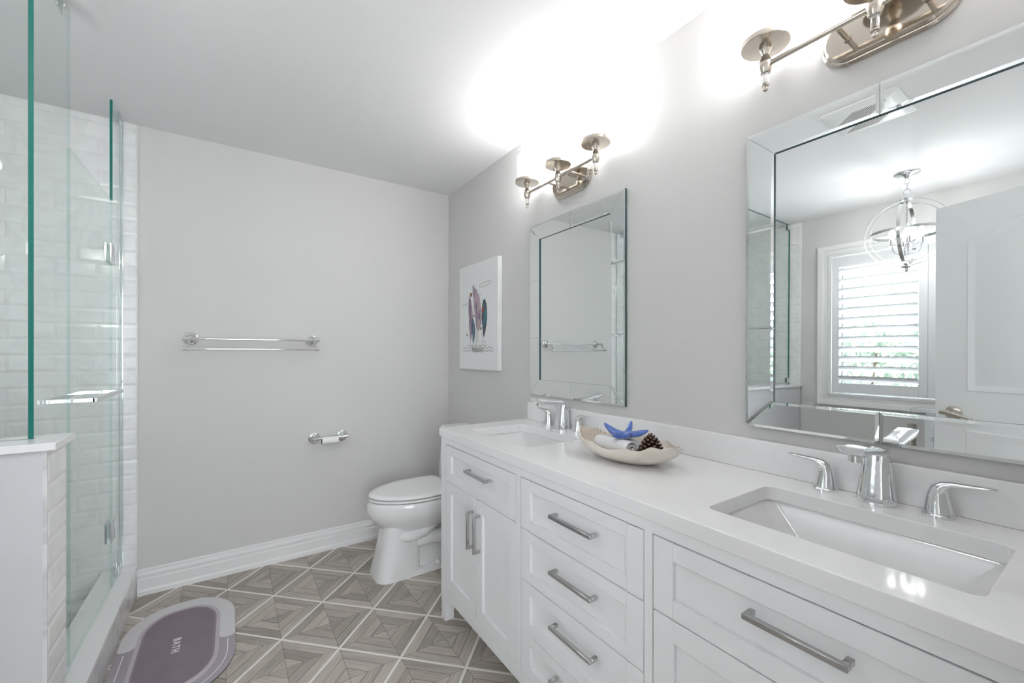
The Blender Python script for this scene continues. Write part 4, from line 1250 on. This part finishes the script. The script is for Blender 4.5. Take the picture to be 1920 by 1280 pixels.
m = MB(); m.lathe([(0.004, 2.273), (0.006, 2.262), (0.030, 2.250), (0.034, 2.244), (0.030, 2.240), (0.010, 2.236), (0.010, 2.222), (0.004, 2.218), (0.004, 1.93), (0.012, 1.925), (0.012, 1.885), (0.004, 1.88), (0.004, 1.824), (0.026, 1.818), (0.030, 1.813), (0.026, 1.808), (0.008, 1.802), (0.010, 1.794), (0.006, 1.786), (0.001, 1.781)], (CHX, CHY, 0), n=28); m.build('centre_stem', 'chrome', ch, smooth=40)
def band(c, r, ang, w=0.016, t=0.003, tilt_ax=None, n=72):
    """flat metal hoop standing upright, turned by ang about z"""
    rings = []
    for k in range(n):
        a = 2 * PI * k / n
        sec = []
        for rr, ww in ((r - t, -w / 2), (r, -w / 2), (r, w / 2), (r - t, w / 2)):
            p = Vector((rr * math.cos(a), ww, rr * math.sin(a)))
            sec.append(Vector(c) + Matrix.Rotation(ang, 3, 'Z') @ p)
        rings.append(sec)
    mm = MB(); mm.loft(rings, loop=True); return mm
# wide hoop nearly facing the mirror, narrow one across it, and a level hoop
band((CHX, CHY, CZ), RO + 0.006, math.radians(85), 0.016, 0.005).build('hoop', 'chrome', ch, smooth=30)
band((CHX, CHY, CZ), RO - 0.022, math.radians(85), 0.014).build('hoop', 'chrome', ch, smooth=30)
band((CHX, CHY, CZ), RO, math.radians(-2), 0.018, 0.005).build('hoop', 'chrome', ch, smooth=30)
rings = []
for k in range(72):
    a = 2 * PI * k / 72
    rings.append([(CHX + r * math.cos(a), CHY + r * math.sin(a), CZ + z) for r, z in ((RO - 0.028, -0.008), (RO - 0.025, -0.008), (RO - 0.025, 0.008), (RO - 0.028, 0.008))])
m = MB(); m.loft(rings, loop=True); m.build('level_hoop', 'chrome', ch, smooth=30)
for k in range(4):
    a = math.radians(70 + 90 * k); e = Vector((math.cos(a), math.sin(a), 0)); c = Vector((CHX, CHY, 0)); R0 = 0.068
    m = MB(); m.tube([c + e * 0.010 + V(0, 0, 1.900), c + e * 0.030 + V(0, 0, 1.895), c + e * 0.052 + V(0, 0, 1.905), c + e * 0.064 + V(0, 0, 1.925), c + e * R0 + V(0, 0, 1.952)], 0.004, 10)
    p = c + e * R0
    m.lathe([(0.006, 1.948), (0.021, 1.953), (0.022, 1.957), (0.010, 1.958)], tuple(p), n=20)
    am = m.build('candle_arm', 'chrome', ch, smooth=40)
    m = MB(); m.lathe([(0.010, 1.9575), (0.010, 2.000)], tuple(p), n=18); m.build('candle_sleeve', 'chrome', am, smooth=40)
    m = MB(); m.lathe([(0.007, 2.0005), (0.0155, 2.018), (0.017, 2.028), (0.014, 2.044), (0.006, 2.062), (0.001, 2.072)], tuple(p), n=18); m.build('bulb', 'bulb', am, smooth=60)

vt = thing('ceiling_vent', 'square white slatted exhaust vent on the ceiling, seen in the mirror', 'vent', (0.12, 0.72, ZC - 0.012))
vx0, vx1, vy0, vy1 = -0.025, 0.265, 0.572, 0.866
m = MB(); m.loft([[(x, y, z) for x, y in rrect(vx0 + q, vx1 - q, vy0 + q, vy1 - q, 0.012)] for z, q in ((ZC - 0.0006, 0), (ZC - 0.006, 0), (ZC - 0.016, 0.030), (ZC - 0.018, 0.040))], cap0=False)
m.build('cover', 'trim', vt, smooth=30)
m = MB()
for h0, h1 in ((vx0 + 0.050, 0.114), (0.126, vx1 - 0.050)):
    for k in range(11):
        y = vy0 + 0.050 + 0.085 + k * 0.0118; dy = -0.085; w = 0.0042
        m.prism([(h0, y), (h0, y + w), (h1, y + dy + w), (h1, y + dy)], 'z', ZC - 0.0186, ZC - 0.0181)
m.build('slots', 'black', vt)

tf = thing('tub_filler', 'square chrome floor-standing tub filler reflected under the window, left of the door', 'tub faucet', (-1.20, 0.745, 0))
m = MB(); m.box(-1.225, -1.175, 0.73, 0.78, 0.0005, 0.86); m.box(-1.26, -1.14, 0.68, 0.83, 0.0005, 0.012); m.build('post', 'chrome', tf, bevel=0.002)
m = MB(); m.box(-1.225, -1.175, 0.735, 0.775, 0.8605, 0.875); m.box(-1.235, -1.165, 0.700, 0.848, 0.8755, 0.905); m.build('spout', 'chrome', tf, bevel=0.002)
m = MB(); m.box(-1.17, -1.14, 0.70, 0.73, 0.62, 0.80); m.box(-1.1745, -1.14, 0.7305, 0.745, 0.70, 0.72); m.build('hand_shower', 'chrome', tf, bevel=0.003)
m = MB(); m.cyl((-1.20, 0.845, 0.56), (-1.20, 0.845, 0.795), 0.022, 20); m.box(-1.21, -1.19, 0.7805, 0.83, 0.60, 0.615); m.build('control', 'satin', tf, smooth=40)
m = MB(); m.tube([(-1.155, 0.715, 0.62), (-1.15, 0.70, 0.45), (-1.17, 0.72, 0.30), (-1.19, 0.728, 0.40)], 0.006, 10); m.build('hose', 'chrome', tf, smooth=60)

for o in bpy.data.objects:
    if '_org' in o: del o['_org']
